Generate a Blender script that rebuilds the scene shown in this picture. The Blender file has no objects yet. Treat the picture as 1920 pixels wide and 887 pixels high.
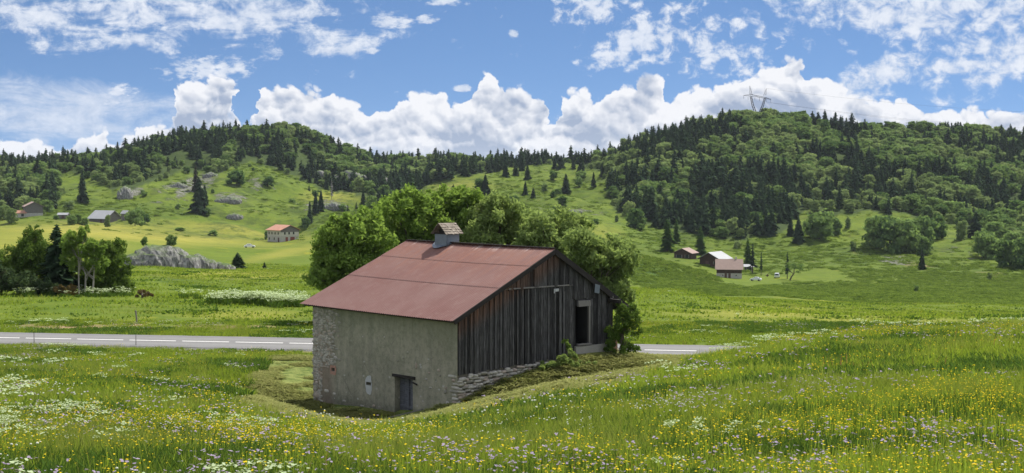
import bpy, math, random
import numpy as np
from math import radians as R, sin, cos, pi
from mathutils import Vector, Matrix
random.seed(7)
rng = np.random.default_rng(7)
scene = bpy.context.scene
COL = scene.collection

# ------------------------------------------------------------------ camera
PITCH = math.atan(130.5/3000)
cam_d = bpy.data.cameras.new('camera'); cam = bpy.data.objects.new('camera', cam_d); COL.objects.link(cam)
cam_d.sensor_width = 36; cam_d.lens = 36*3000/1920
cam_d.clip_start = 0.5; cam_d.clip_end = 30000
cam.location = (0, 0, 0); cam.rotation_euler = (pi/2 - PITCH, 0, 0)
scene.camera = cam
scene.view_settings.view_transform = 'Standard'; scene.view_settings.look = 'None'
scene.view_settings.gamma = 1; scene.view_settings.use_curve_mapping = False
EXPO = 0.70; EXPF = 2**EXPO
scene.view_settings.exposure = EXPO
HAZE = 0.000030
SUN_AZ, SUN_EL = 42, 57          # degrees clockwise from +Y, degrees up
SUN_STRENGTH, SKY_STRENGTH = 4.4, 0.070

# ------------------------------------------------------------------ node helpers
class E:
    """A value in a node tree; arithmetic on it adds Math nodes."""
    def __init__(s, nt, sock): s.nt, s.s = nt, sock
    def _m(s, op, a, b=None, c=None):
        n = s.nt.nodes.new('ShaderNodeMath'); n.operation = op
        for i, v in enumerate((a, b, c)):
            if v is None: continue
            if isinstance(v, E): s.nt.links.new(v.s, n.inputs[i])
            else: n.inputs[i].default_value = v
        return E(s.nt, n.outputs[0])
    def __add__(s, o): return s._m('ADD', s, o)
    def __radd__(s, o): return s._m('ADD', o, s)
    def __sub__(s, o): return s._m('SUBTRACT', s, o)
    def __rsub__(s, o): return s._m('SUBTRACT', o, s)
    def __mul__(s, o): return s._m('MULTIPLY', s, o)
    def __rmul__(s, o): return s._m('MULTIPLY', o, s)
    def __truediv__(s, o): return s._m('DIVIDE', s, o)
    def __pow__(s, o): return s._m('POWER', s, o)
    def min(s, o): return s._m('MINIMUM', s, o)
    def max(s, o): return s._m('MAXIMUM', s, o)
    def clamp(s): return s.max(0.0).min(1.0)
    def sin(s): return s._m('SINE', s)
    def smooth(s, a, b):
        n = s.nt.nodes.new('ShaderNodeMapRange'); n.interpolation_type = 'SMOOTHSTEP'
        s.nt.links.new(s.s, n.inputs[0]); n.inputs[1].default_value = a; n.inputs[2].default_value = b
        n.inputs[3].default_value = 0; n.inputs[4].default_value = 1
        return E(s.nt, n.outputs[0])
    def lin(s, a, b):
        n = s.nt.nodes.new('ShaderNodeMapRange'); s.nt.links.new(s.s, n.inputs[0])
        n.inputs[1].default_value = a; n.inputs[2].default_value = b
        return E(s.nt, n.outputs[0])

def nd(nt, typ, **kw):
    n = nt.nodes.new(typ)
    for k, v in kw.items(): setattr(n, k, v)
    return n
def xyz(nt, x, y, z):
    n = nd(nt, 'ShaderNodeCombineXYZ')
    for i, v in enumerate((x, y, z)):
        if isinstance(v, E): nt.links.new(v.s, n.inputs[i])
        else: n.inputs[i].default_value = v
    return n.outputs[0]
def noise(nt, vec, scale, detail=4, rough=0.55, dist=0.0, dims='3D'):
    n = nd(nt, 'ShaderNodeTexNoise', noise_dimensions=dims)
    nt.links.new(vec, n.inputs['Vector']); n.inputs['Scale'].default_value = scale
    n.inputs['Detail'].default_value = detail; n.inputs['Roughness'].default_value = rough
    n.inputs['Distortion'].default_value = dist
    return E(nt, n.outputs['Fac'])
def voro(nt, vec, scale, detail=0, feature='F1', out='Distance', rough=0.5, smooth=None, dims='3D'):
    n = nd(nt, 'ShaderNodeTexVoronoi', feature=feature, voronoi_dimensions=dims)
    nt.links.new(vec, n.inputs['Vector']); n.inputs['Scale'].default_value = scale
    if 'Detail' in n.inputs and n.inputs['Detail'].enabled: n.inputs['Detail'].default_value = detail; n.inputs['Roughness'].default_value = rough
    if smooth is not None: n.inputs['Smoothness'].default_value = smooth
    return E(nt, n.outputs[out])
def mixc(nt, f, a, b):
    n = nd(nt, 'ShaderNodeMix', data_type='RGBA')
    if isinstance(f, E): nt.links.new(f.s, n.inputs[0])
    else: n.inputs[0].default_value = f
    for i, c in ((6, a), (7, b)):
        if isinstance(c, (tuple, list)): n.inputs[i].default_value = (*c[:3], 1)
        else: nt.links.new(c, n.inputs[i])
    return n.outputs[2]
def sepxyz(nt, vec):
    n = nd(nt, 'ShaderNodeSeparateXYZ'); nt.links.new(vec, n.inputs[0])
    return [E(nt, n.outputs[i]) for i in range(3)]
def srgb(r, g, b):
    f = lambda v: (v/255/12.92) if v/255 <= .04045 else ((v/255+.055)/1.055)**2.4
    return (f(r), f(g), f(b))

# ------------------------------------------------------------------ sky and clouds (by direction, like an HDRI)
world = bpy.data.worlds.new('World'); scene.world = world; world.use_nodes = True
def build_world():
    nt = world.node_tree; nt.nodes.clear()
    tc = nd(nt, 'ShaderNodeTexCoord')
    dx, dy, dz = sepxyz(nt, tc.outputs['Generated'])
    hyp = (dx*dx + dy*dy)._m('SQRT', dx*dx + dy*dy)
    az = dx._m('ARCTAN2', dx, dy)
    el = dz / hyp.max(0.01)
    # angular chart: 3000 units per radian; X 960 straight ahead, Y 313 at the horizon
    X = az*3040 + 960; Y = 313 - el*3000
    # sky texture, looked up a little higher than the true elevation (thin clear mountain air)
    sky = nd(nt, 'ShaderNodeTexSky', sky_type='NISHITA'); sky.sun_disc = False
    sky.sun_elevation = R(SUN_EL); sky.sun_rotation = R(SUN_AZ)
    sky.altitude = 1600; sky.air_density = 1.0; sky.dust_density = 0.3; sky.ozone_density = 3.0
    up = dz.max(0.0)*1.6 + 0.16
    nt.links.new(xyz(nt, dx, dy, up), sky.inputs[0])
    tint = nd(nt, 'ShaderNodeMix', data_type='RGBA', blend_type='MULTIPLY'); tint.inputs[0].default_value = 1; nt.links.new(sky.outputs[0], tint.inputs[6]); tint.inputs[7].default_value = (.80, .93, 1.02, 1); skyc = tint.outputs[2]
    P = xyz(nt, X/100, Y/100, 0.0)
    nA = noise(nt, P, 1.1, 4, .55, dims='2D')
    nB = noise(nt, P, 4.5, 4, .6, dims='2D')
    # --- cumulus bank: its top edge as a curve of azimuth
    fc = nd(nt, 'ShaderNodeFloatCurve')
    nt.links.new(((X + (nB-.5)*26 + (nA-.5)*60)/1920).s, fc.inputs['Value'])
    pts = [(0,262),(30,268),(70,262),(120,276),(160,262),(200,245),(230,262),(270,240),(325,226),(340,172),(400,152),(440,165),(452,215),(470,232),(484,190),(500,162),(545,165),(600,160),(640,185),(690,205),(740,195),(800,178),(860,192),(890,165),(920,138),(950,165),(985,172),(1015,180),(1030,228),(1045,225),(1050,180),(1090,170),(1130,178),(1170,160),(1222,148),(1255,180),(1290,172),(1340,170),(1390,150),(1440,125),(1470,115),(1520,142),(1560,150),(1590,185),(1640,190),(1690,188),(1725,215),(1780,210),(1850,208),(1920,238)]
    cu = fc.mapping.curves[0]
    while len(cu.points) > 2: cu.points.remove(cu.points[1])
    cu.points[0].location = (0, pts[0][1]/320); cu.points[1].location = (1, pts[-1][1]/320)
    for x, y in pts[1:-1]: cu.points.new(x/1920, y/320)
    for p in cu.points: p.handle_type = 'AUTO'
    fc.mapping.update()
    top = E(nt, fc.outputs[0])*320
    nC = noise(nt, P, 0.55, 2, .5, dims='2D')
    def heap(ox, oy):
        """rounded heaps: large ones carrying smaller ones"""
        Q = xyz(nt, X/100 + (nA-0.5)*0.5 + (nB-0.5)*.16 + ox, (Y/100 + (nC-0.5)*0.5 + (nB-0.5)*.16 + oy)*1.12, 0.0)
        a = voro(nt, Q, 1.35, 0, 'F1', dims='2D'); b = voro(nt, Q, 3.1, 0, 'F1', dims='2D'); c = voro(nt, Q, 7.0, 0, 'F1', dims='2D')
        return a*a*1.15, b*b*1.15, c*c*1.15
    a1, b1, c1 = heap(0, 0); a2, b2, c2 = heap(0.05, -0.10)
    depth = (Y - top) - (a1-0.22)*26 - (b1-.22)*18 - (c1-.22)*9 + (nB-0.5)*12 + 1
    bank = depth.smooth(-2, 6)
    hole = ((nA-.5)*2.2 + (nC-.5)*1.5 + (Y-265)/200).smooth(0.55, 1.1)
    bank = bank*(1 - hole*0.6)
    relief = (a2-a1)*1.1 + (b2-b1)*.55 + (c2-c1)*.22
    rim = 1 - (depth/26).clamp()
    big = (noise(nt, xyz(nt, X/100+3, Y/100*1.3, 2.0), .9, 4, .55, dims='2D')-.5)*2.0
    lit = (0.78 + relief*1.0 + rim*.28 + big*1.0 - (depth/130).clamp()*0.50 + (nB-.5)*.35).clamp()
    # --- thin high cloud: soft masks times streaky noise
    def ell(cx, cy, rx, ry, rot=0.0, soft=1.0):
        c, s_ = cos(rot), sin(rot)
        u = ((X-cx)*c + (Y-cy)*s_)/rx; v = ((Y-cy)*c - (X-cx)*s_)/ry
        return (1 - (u*u + v*v)).max(-1.0)
    Ps = xyz(nt, X/100*0.55 + Y/100*0.45, Y/100*1.5 - X/100*0.15, 1.7)
    st = noise(nt, Ps, 1.3, 7, .66, .4, '2D')
    Pc = xyz(nt, X/100 + 7, Y/100*1.25, 3.1)
    fl = noise(nt, Pc, 2.6, 5, .62, .2, '2D')
    m1 = ell(330, 10, 430, 98, .10).max(ell(40, 40, 320, 70, .05)).max(ell(560, 60, 150, 45, .25))
    m2 = ell(80, 205, 380, 75, .06)
    cir = (m1.max(-.6)*0.50 + (st-0.5)*1.7 + (fl-.5)*.9).smooth(0.10, 0.62)*.93
    cir2 = (m2.max(-.6)*0.62 + (st-0.5)*1.6).smooth(0.04, .80)*.8
    m3 = ell(1760, 20, 460, 95, .12).max(ell(1850, 110, 190, 70, -.3)).max(ell(1640,150,170,40,-.5))
    alto = (m3.max(-.7)*0.55 + (fl-0.5)*2.0 + (st-.5)*.9).smooth(0.02, 0.75)*.95
    m4 = ell(1210, 78, 110, 55, -.2).max(ell(1160,112,80,22,-.05)).max(ell(1110, 12, 90, 34, 0)).max(ell(1350, 90, 110, 60, 0)*.8).max(ell(1280,20,60,18,-.2)*.7)
    alto2 = (m4.max(-.8)*0.50 + (fl-0.5)*2.4).smooth(0.06, 0.66)*.9
    m5 = ell(392, 134, 92, 24, -.04).max(ell(385,128,55,20)).max(ell(233, 173, 36, 14)).max(ell(735,43,52,14)).max(ell(838,4,50,10)).max(ell(800,38,28,10)).max(ell(962,66,12,10)).max(ell(695,95,18,9)).max(ell(865,165,20,9)).max(ell(208,196,26,8))
    wv = noise(nt, xyz(nt, X/100*.8+11, Y/100*1.9, 0.0), 4.2, 4, .62, 0, '2D')
    small = (m5.max(-1.0)*.75 + (wv-0.5)*2.3 - .02).smooth(0.02, .75)*.95
    # beyond the field of view: loose cloud for the light it gives
    P9 = xyz(nt, dx*3, dy*3, dz*6)
    ns = noise(nt, P9, 1.4, 5, .6).smooth(.44, .60)*.9
    outside = (az._m('ABSOLUTE', az)).smooth(0.42, 0.6)
    outside = outside.max(el.smooth(0.13, 0.22))
    thin = cir.max(cir2).max(alto).max(alto2).max(small)
    thin = thin*(1-outside)
    
    below = el.smooth(-0.04, -0.01)
    # colours (radiance before the strength below)
    K = 1/SKY_STRENGTH/EXPF
    white = tuple(c*K for c in (0.93, 0.94, 0.98)); shade = tuple(c*K for c in (0.36, 0.44, 0.60))
    thinc = tuple(c*K for c in (0.74, 0.80, 0.92)); thinb = tuple(c*K for c in (0.52, 0.62, 0.80))
    c = mixc(nt, ns*outside, skyc, tuple(k_*1.35/SKY_STRENGTH for k_ in (.95,.97,1.0)))
    tcol = mixc(nt, (fl*2.2-0.55).clamp(), thinb, tuple(k*K for k in (0.86,0.90,0.98)))
    c = mixc(nt, thin, c, tcol)
    bcol = mixc(nt, lit.lin(0.12, .90).clamp(), shade, white)
    c = mixc(nt, bank*(1-outside), c, bcol)
    c = mixc(nt, below, tuple(k*K for k in (0.10, 0.14, 0.06)), c)
    bg = nd(nt, 'ShaderNodeBackground'); bg.inputs[1].default_value = SKY_STRENGTH
    nt.links.new(c, bg.inputs[0])
    out = nd(nt, 'ShaderNodeOutputWorld'); nt.links.new(bg.outputs[0], out.inputs[0])
    world.cycles.sampling_method = 'MANUAL'; world.cycles.sample_map_resolution = 512
build_world()

sun_d = bpy.data.lights.new('sun', 'SUN'); sun = bpy.data.objects.new('sun', sun_d); COL.objects.link(sun)
sun_d.energy = SUN_STRENGTH; sun_d.angle = R(0.6); sun_d.color = (1.0, 0.95, 0.86)
_sd = Vector((sin(R(SUN_AZ))*cos(R(SUN_EL)), cos(R(SUN_AZ))*cos(R(SUN_EL)), sin(R(SUN_EL))))
sun.rotation_euler = (-_sd).to_track_quat('-Z', 'Y').to_euler()

scene.cycles.max_bounces = 6; scene.cycles.diffuse_bounces = 3; scene.cycles.glossy_bounces = 2
scene.cycles.transmission_bounces = 4; scene.cycles.transparent_max_bounces = 6

# ------------------------------------------------------------------ projection helpers
SP, CP = sin(PITCH), cos(PITCH)
def ray(px, py):
    """pixel of the 1920x887 photograph -> (x/y, z/y) of its line of sight"""
    xn = (np.asarray(px, float)-960)/3000; yn = -(np.asarray(py, float)-443.5)/3000
    Y = CP + yn*SP
    return xn/Y, (-SP + yn*CP)/Y
def project(x, y, z):
    f = y*CP - z*SP; u = y*SP + z*CP
    return 960 + 3000*x/f, 443.5 - 3000*u/f
def wpt(px, py, D):
    t, s = ray(px, py); return Vector((float(t)*D, D, float(s)*D))

# ------------------------------------------------------------------ noise on arrays
def _hash(ix, iy, seed):
    h = (ix.astype(np.int64)*374761393 + iy.astype(np.int64)*668265263 + seed*1274126177) & 0xffffffff
    h = ((h ^ (h >> 13))*1274126177) & 0xffffffff
    h = (h ^ (h >> 16)) & 0xffffffff
    return h/4294967295.0
def vnoise(x, y, seed=0):
    ix = np.floor(x); iy = np.floor(y); fx = x-ix; fy = y-iy
    fx = fx*fx*fx*(fx*(fx*6-15)+10); fy = fy*fy*fy*(fy*(fy*6-15)+10)
    a = _hash(ix, iy, seed); b = _hash(ix+1, iy, seed); c = _hash(ix, iy+1, seed); d = _hash(ix+1, iy+1, seed)
    return (a*(1-fx)+b*fx)*(1-fy) + (c*(1-fx)+d*fx)*fy
def fbm(x, y, wl, octv=4, seed=0, gain=.5):
    s = 0; a = 1; n = 0
    for k in range(octv):
        s = s + a*(vnoise(x/wl + 31.7*k, y/wl - 17.3*k, seed+k)-.5); n += a; a *= gain; wl *= .5
    return s/n*2

# ------------------------------------------------------------------ the lie of the land
# for a line of sight to each photograph column: (distance, row of the ground seen there) or (distance, None, height)
RD = (88, None, -10.75), (109, None, -10.8)
PROF = {
 -500: [(22,880),(40,800),(60,740),(80,700),*RD,(130,562),(200,515),(300,483),(500,440),(800,412),(900,398),(1050,352),(1250,312),(1500,320)],
 0:   [(22,887),(40,765),(60,712),(80,682),*RD,(130,560),(200,517),(300,485),(500,443),(800,415),(880,402),(1000,356),(1200,314),(1500,320)],
 110: [(22,887),(40,768),(60,714),(80,684),*RD,(130,560),(200,515),(300,485),(500,443),(800,416),(880,402),(1000,356),(1200,316),(1500,322)],
 200: [(22,887),(40,772),(60,720),(80,686),*RD,(130,560),(200,512),(300,487),(500,447),(800,420),(900,404),(1050,340),(1250,299),(1500,315)],
 300: [(22,887),(40,782),(60,728),(80,692),*RD,(132,560),(185,526),(235,500),(330,485),(500,457),(750,430),(880,412),(1050,335),(1270,270),(1600,300)],
 400: [(22,887),(40,795),(60,738),(80,696),*RD,(134,562),(182,535),(245,503),(350,487),(500,470),(700,450),(850,437),(930,405),(1080,330),(1280,252),(1600,300)],
 470: [(22,887),(40,802),(56,758),(70,727),(82,697),*RD,(135,563),(180,538),(245,503),(350,489),(500,474),(700,455),(850,440),(930,412),(1080,335),(1290,246),(1600,300)],
 520: [(22,887),(40,806),(55,772),(66,747),(80,706),*RD,(135,563),(180,538),(245,503),(350,489),(500,474),(700,458),(860,451),(900,438),(1000,392),(1150,315),(1300,242),(1600,300)],
 565: [(22,887),(40,808),(56,785),(66,765),(76,735),*RD,(135,565),(180,540),(245,503),(350,490),(500,474),(700,452),(830,452),(900,436),(1000,395),(1150,325),(1300,252),(1600,305)],
 610: [(22,887),(40,815),(57,790),(68,772),(76,735),*RD,(135,565),(245,503),(400,485),(600,460),(780,424),(830,440),(900,432),(1000,388),(1150,335),(1300,264),(1600,310)],
 700: [(22,887),(40,818),(58,793),(66,781),(76,735),*RD,(135,565),(245,505),(400,485),(600,450),(820,387),(870,412),(950,410),(1000,388),(1150,350),(1320,306),(1600,325)],
 780: [(22,887),(38,825),(54,790),(64,776),(76,720),*RD,(135,565),(245,508),(400,480),(600,440),(850,368),(900,392),(1000,376),(1150,345),(1350,314),(1600,335)],
 850: [(22,887),(38,820),(54,776),(63,762),(76,705),*RD,(135,567),(245,512),(400,478),(600,440),(900,356),(940,355),(1050,345),(1200,325),(1400,317),(1600,335)],
 930: [(22,887),(38,808),(54,755),(64,728),(76,682),*RD,(135,570),(245,520),(400,482),(600,440),(850,382),(1000,350),(1150,328),(1400,315),(1600,335)],
 1010:[(22,887),(38,795),(54,735),(64,708),(76,670),*RD,(135,572),(245,528),(400,485),(600,445),(850,390),(1000,355),(1150,330),(1400,309),(1600,332)],
 1100:[(22,887),(38,782),(54,717),(64,688),(76,662),*RD,(135,575),(245,540),(400,525),(480,464),(600,450),(800,405),(950,372),(1150,330),(1380,309),(1600,332)],
 1150:[(22,887),(38,776),(54,707),(64,680),(76,664),(83,668),*RD,(130,578),(200,552),(245,532),(290,560),(400,550),(450,520),(505,459),(550,490),(620,480),(700,456),(820,415),(950,365),(1200,300),(1500,330)],
 1220:[(22,887),(38,766),(54,698),(64,673),(74,664),(82,668),*RD,(130,578),(180,550),(230,538),(280,563),(400,550),(468,526),(515,474),(555,506),(620,500),(700,472),(800,432),(900,392),(1180,256),(1500,320)],
 1290:[(22,887),(38,755),(54,689),(64,668),(73,660),(82,672),*RD,(130,580),(180,556),(240,540),(290,566),(410,552),(485,535),(530,496),(575,510),(620,504),(700,476),(800,445),(950,378),(1220,235),(1500,320)],
 1340:[(22,887),(38,748),(54,682),(64,662),(72,656),(82,674),*RD,(130,582),(200,560),(320,556),(430,549),(515,536),(560,521),(610,520),(700,490),(800,452),(950,380),(1250,226),(1500,330)],
 1420:[(22,887),(38,738),(54,672),(64,654),(72,650),(82,678),*RD,(130,583),(220,565),(320,555),(450,540),(580,529),(640,515),(700,492),(800,455),(950,385),(1250,220),(1500,330)],
 1500:[(22,887),(38,730),(54,664),(64,645),(72,640),(82,680),*RD,(130,586),(230,568),(340,558),(450,545),(600,524),(700,490),(800,455),(950,390),(1280,229),(1500,320)],
 1600:[(22,887),(38,722),(54,656),(64,637),(72,631),(82,684),*RD,(130,589),(250,570),(400,556),(500,544),(600,525),(700,488),(800,450),(950,390),(1320,248),(1600,320)],
 1750:[(22,887),(38,718),(54,650),(64,631),(72,624),(82,688),*RD,(130,592),(250,572),(400,560),(500,545),(600,528),(700,490),(800,450),(950,395),(1380,245),(1600,310)],
 1920:[(22,887),(38,712),(54,644),(64,627),(72,618),(82,690),*RD,(130,595),(250,575),(400,562),(500,550),(600,532),(700,495),(820,450),(980,395),(1400,262),(1600,300)],
 2450:[(22,887),(38,712),(54,644),(64,627),(72,618),(82,690),*RD,(130,595),(250,575),(400,562),(500,550),(600,530),(700,495),(820,450),(980,395),(1400,268),(1600,300)],
}
LNG = np.linspace(math.log(3), math.log(6000), 620)
TG = np.linspace(-0.62, 0.62, 621)
def _base_grid():
    cols = sorted(PROF); tt = [(c-960)/3000*1.002 for c in cols]
    zc = []
    Dg = np.exp(LNG)
    for c in cols:
        d, z = [3.0], [-1.9]
        d.append(12.0); z.append(-3.0)
        for e in PROF[c]:
            d.append(e[0])
            z.append(e[2] if e[1] is None else float(ray(c, e[1])[1])*e[0])
        d += [2200, 3500, 6000]; z += [-20, -60, -70]
        o = np.argsort(d); zc.append(np.interp(LNG, np.log(np.array(d)[o]), np.array(z)[o]))
    zc = np.array(zc)                                   # column x distance
    G = np.empty((len(LNG), len(TG)))
    for i in range(len(LNG)): G[i] = np.interp(TG, tt, zc[:, i])
    def blur(a, sg, ax):
        r = int(sg*3); k = np.exp(-.5*(np.arange(-r, r+1)/sg)**2); k /= k.sum()
        pad = [(0, 0), (0, 0)]; pad[ax] = (r, r); b = np.pad(a, pad, mode='edge')
        return np.apply_along_axis(lambda m: np.convolve(m, k, 'valid'), ax, b)
    return blur(blur(G, 1.3, 0), 5.0, 1)
ZG = _base_grid()
def road_c(x): return 95.1 - 0.17*x
U2 = np.array([-0.6545, 0.7560]); V2 = np.array([0.7560, 0.6545]); BO = np.array([-2.376, 66.0]); BZ = -10.0
def barn_xy(lx, ly): return BO + V2*lx + U2*ly
# ground against the barn: (local x along the gable, local y along the stone wall, height above BZ)
BARN_G = [(.1,10.9,-.92),(.1,8,-.86),(.1,5.5,-.80),(.1,3.9,-.74),(.1,2,-.35),(.1,0,.24),(1.3,-.05,.50),(2.5,-.05,.98),(4.7,-.05,1.26),(6.2,-.05,1.55),(7.8,-.05,1.72),(9.3,-.05,1.62),
          (10.5,3,1.2),(10.5,8,.4),(10.5,12,-.3),(5,12,-.7),(-2.5,9,-1.0),(-2.5,5,-1.02),(-2.2,1,-.62),(1,-3,-.25),(4.5,-3.2,.55),(8,-3.2,1.1),(11,-2.5,1.05)]
def _base(x, y):
    yy = np.maximum(y, 3.0)
    t = np.clip(x/yy, TG[0]+1e-6, TG[-1]-1e-6); l = np.clip(np.log(yy), LNG[0], LNG[-1]-1e-6)
    fi = (l-LNG[0])/(LNG[1]-LNG[0]); fj = (t-TG[0])/(TG[1]-TG[0])
    i = np.clip(fi.astype(int), 0, len(LNG)-2); j = np.clip(fj.astype(int), 0, len(TG)-2); a = fi-i; b = fj-j
    return (ZG[i, j]*(1-a)+ZG[i+1, j]*a)*(1-b) + (ZG[i, j+1]*(1-a)+ZG[i+1, j+1]*a)*b
_bp = np.array([barn_xy(a, b) for a, b, _ in BARN_G]); _bz = np.array([c+BZ for *_, c in BARN_G])
_bd = _bz - _base(_bp[:, 0], _bp[:, 1])
_S = 3.0
_K = np.exp(-((_bp[:, None]-_bp[None])**2).sum(-1)/(2*_S*_S)) + np.eye(len(_bp))*.02
_bw = np.linalg.solve(_K, _bd)
def height(x, y):
    x = np.asarray(x, float); y = np.asarray(y, float)
    z = _base(x, y)
    far = np.clip((y-140)/400, 0, 1); hill = np.clip((y-650)/300, 0, 1)
    z = z + fbm(x, y, 9, 3, 5)*.10*np.clip(y/40, 0, 1)*(1-far) + fbm(x, y, 45, 4, 11)*(.25*np.clip((y-120)/100, 0, 1) + far*1.2 + hill*6.5) + fbm(x, y, 14, 3, 19)*(far*.4 + hill*1.8)
    near = (x-2)**2 + (y-72)**2 < 34**2
    if np.any(near):
        P = np.stack([x[near], y[near]], -1) if x.ndim else np.array([[x, y]])
        w = np.exp(-((P[:, None]-_bp[None])**2).sum(-1)/(2*_S*_S)) @ _bw
        if x.ndim: z[near] += w
        else: z = z + w[0]
    d = np.abs(y-road_c(x)); k = np.clip((d-3.9)/4.5, 0, 1); k = k*k*(3-2*k)
    return z*k + (-10.86)*(1-k)
def H(x, y): return float(height(np.array([x]), np.array([y]))[0])
_RL = np.exp(np.linspace(math.log(14), math.log(1700), 1500))
def hits(px, py, dmin=14):
    """where the lines of sight through these pixels meet the ground"""
    out = []
    for a, b in zip(np.atleast_1d(px), np.atleast_1d(py)):
        t, s = ray(a, b); D = _RL[_RL >= dmin]
        g = height(t*D, D) - s*D; i = np.argmax(g > 0) if np.any(g > 0) else len(D)-1
        if i > 0 and g[i] > 0:
            k = -g[i-1]/(g[i]-g[i-1]+1e-9); d = D[i-1] + (D[i]-D[i-1])*k
        else: d = D[i]
        out.append((float(t)*d, d, H(float(t)*d, d)))
    return out
def hit(px, py, dmin=14): return Vector(hits([px], [py], dmin)[0])

# ------------------------------------------------------------------ mesh building
class MB:
    def __init__(s): s.v = []; s.f = []; s.m = []; s.r = []; s.n = 0
    def add(s, verts, faces, mat=0, rnd=None):
        verts = np.asarray(verts, float).reshape(-1, 3); s.v.append(verts)
        for f in faces: s.f.append([i+s.n for i in f]); s.m.append(mat); s.r.append(random.random() if rnd is None else rnd)
        s.n += len(verts)
    def addq(s, quads, mat=0, rnd=None):
        """quads: (n, 4, 3) array of loose four- (or three-) cornered faces"""
        q = np.asarray(quads, float); k = q.shape[1]; n = len(q)
        s.v.append(q.reshape(-1, 3)); idx = (np.arange(n*k)+s.n).reshape(n, k)
        s.f.extend(idx.tolist()); s.m.extend([mat]*n); s.r.extend((rng.random(n) if rnd is None else (rnd if hasattr(rnd, '__len__') else np.full(n, rnd))).tolist())
        s.n += n*k
    def box(s, c, size, mat=0, rz=0, rnd=None, jit=0.0, taper=1.0):
        x, y, z = [d/2 for d in size]
        p = np.array([(-x,-y,-z),(x,-y,-z),(x,y,-z),(-x,y,-z),(-x*taper,-y*taper,z),(x*taper,-y*taper,z),(x*taper,y*taper,z),(-x*taper,y*taper,z)])
        if jit: p = p + rng.uniform(-jit, jit, p.shape)
        if rz: p = p @ np.array([[cos(rz), sin(rz), 0], [-sin(rz), cos(rz), 0], [0, 0, 1]])
        s.add(p + np.array(c), [(0,3,2,1),(4,5,6,7),(0,1,5,4),(1,2,6,5),(2,3,7,6),(3,0,4,7)], mat, rnd if rnd is not None else random.random())
    def bar(s, a, b, w, h=None, mat=0, rnd=None, up=(0,0,1)):
        a = Vector(a); b = Vector(b); d = (b-a).normalized(); h = h or w
        upv = Vector(up); 
        if abs(d.dot(upv)) > .98: upv = Vector((1, 0, 0))
        sx = d.cross(upv).normalized()*(w/2); sy = sx.cross(d).normalized()*(h/2)
        p = [q + i*sx + j*sy for q in (a, b) for i, j in ((-1,-1),(1,-1),(1,1),(-1,1))]
        s.add([tuple(q) for q in p], [(0,1,2,3)[::-1],(4,5,6,7)[::-1][::-1],(0,1,5,4),(1,2,6,5),(2,3,7,6),(3,0,4,7)], mat, rnd)
    def tube(s, pts, rad, mat=0, seg=6, rnd=None, cap=True):
        pts = [Vector(p) for p in pts]; rad = rad if hasattr(rad, '__len__') else [rad]*len(pts)
        V = []; 
        for i, p in enumerate(pts):
            d = (pts[min(i+1, len(pts)-1)] - pts[max(i-1, 0)]).normalized()
            a = d.cross(Vector((.31, .77, .21))).normalized(); b = d.cross(a)
            for k in range(seg):
                t = 2*pi*k/seg; V.append(tuple(p + (a*cos(t)+b*sin(t))*rad[i]))
        F = [(i*seg+k, i*seg+(k+1)%seg, (i+1)*seg+(k+1)%seg, (i+1)*seg+k) for i in range(len(pts)-1) for k in range(seg)]
        if cap: F += [tuple(range(seg))[::-1], tuple(range((len(pts)-1)*seg, len(pts)*seg))]
        s.add(V, F, mat, rnd)
    def blob(s, c, size, mat=0, jit=.12, rnd=None, sub=1, rz=0):
        v, f = ICO[sub]; p = v*(1 + rng.uniform(-jit, jit, (len(v), 1)))*np.array(size)
        if rz: p = p @ np.array([[cos(rz), sin(rz), 0], [-sin(rz), cos(rz), 0], [0, 0, 1]])
        s.add(p+np.array(c), f, mat, random.random() if rnd is None else rnd)
    def mesh(s, name, mats, smooth=False):
        me = bpy.data.meshes.new(name); V = np.concatenate(s.v) if s.v else np.zeros((0, 3))
        L = np.fromiter((len(f) for f in s.f), np.int32, len(s.f))
        me.vertices.add(len(V)); me.vertices.foreach_set('co', V.astype(np.float32).ravel())
        me.loops.add(int(L.sum())); me.polygons.add(len(s.f))
        me.loops.foreach_set('vertex_index', np.fromiter((i for f in s.f for i in f), np.int32, int(L.sum())))
        me.polygons.foreach_set('loop_start', np.concatenate([[0], np.cumsum(L)[:-1]]).astype(np.int32))
        for m in (mats if isinstance(mats, (list, tuple)) else [mats]): me.materials.append(m)
        me.polygons.foreach_set('material_index', np.array(s.m, np.int32))
        at = me.attributes.new('rnd', 'FLOAT', 'FACE'); at.data.foreach_set('value', np.array(s.r, np.float32))
        me.update(calc_edges=True); me.validate()
        me.polygons.foreach_set('use_smooth', np.full(len(me.polygons), smooth))
        return me
    def build(s, name, mats, parent=None, smooth=False):
        return link(name, s.mesh(name, mats, smooth), parent)
def _ico():
    import bmesh
    out = {}
    for k in (1, 2, 3):
        b = bmesh.new(); bmesh.ops.create_icosphere(b, subdivisions=k, radius=1)
        b.verts.index_update(); out[k] = (np.array([v.co[:] for v in b.verts]), [[v.index for v in f.verts] for f in b.faces]); b.free()
    return out
ICO = _ico()
def link(name, me, parent=None):
    o = bpy.data.objects.new(name, me); COL.objects.link(o)
    if parent: o.parent = parent
    return o
def tag(o, label=None, cat=None, group=None, kind=None):
    if label: o['label'] = label
    if cat: o['category'] = cat
    if group: o['group'] = group
    if kind: o['kind'] = kind
    return o
def empty(name, loc, rz=0, label=None, cat=None, group=None):
    o = bpy.data.objects.new(name, None); COL.objects.link(o); o.location = loc; o.rotation_euler = (0, 0, rz)
    o.empty_display_size = .5
    return tag(o, label, cat, group)

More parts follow.
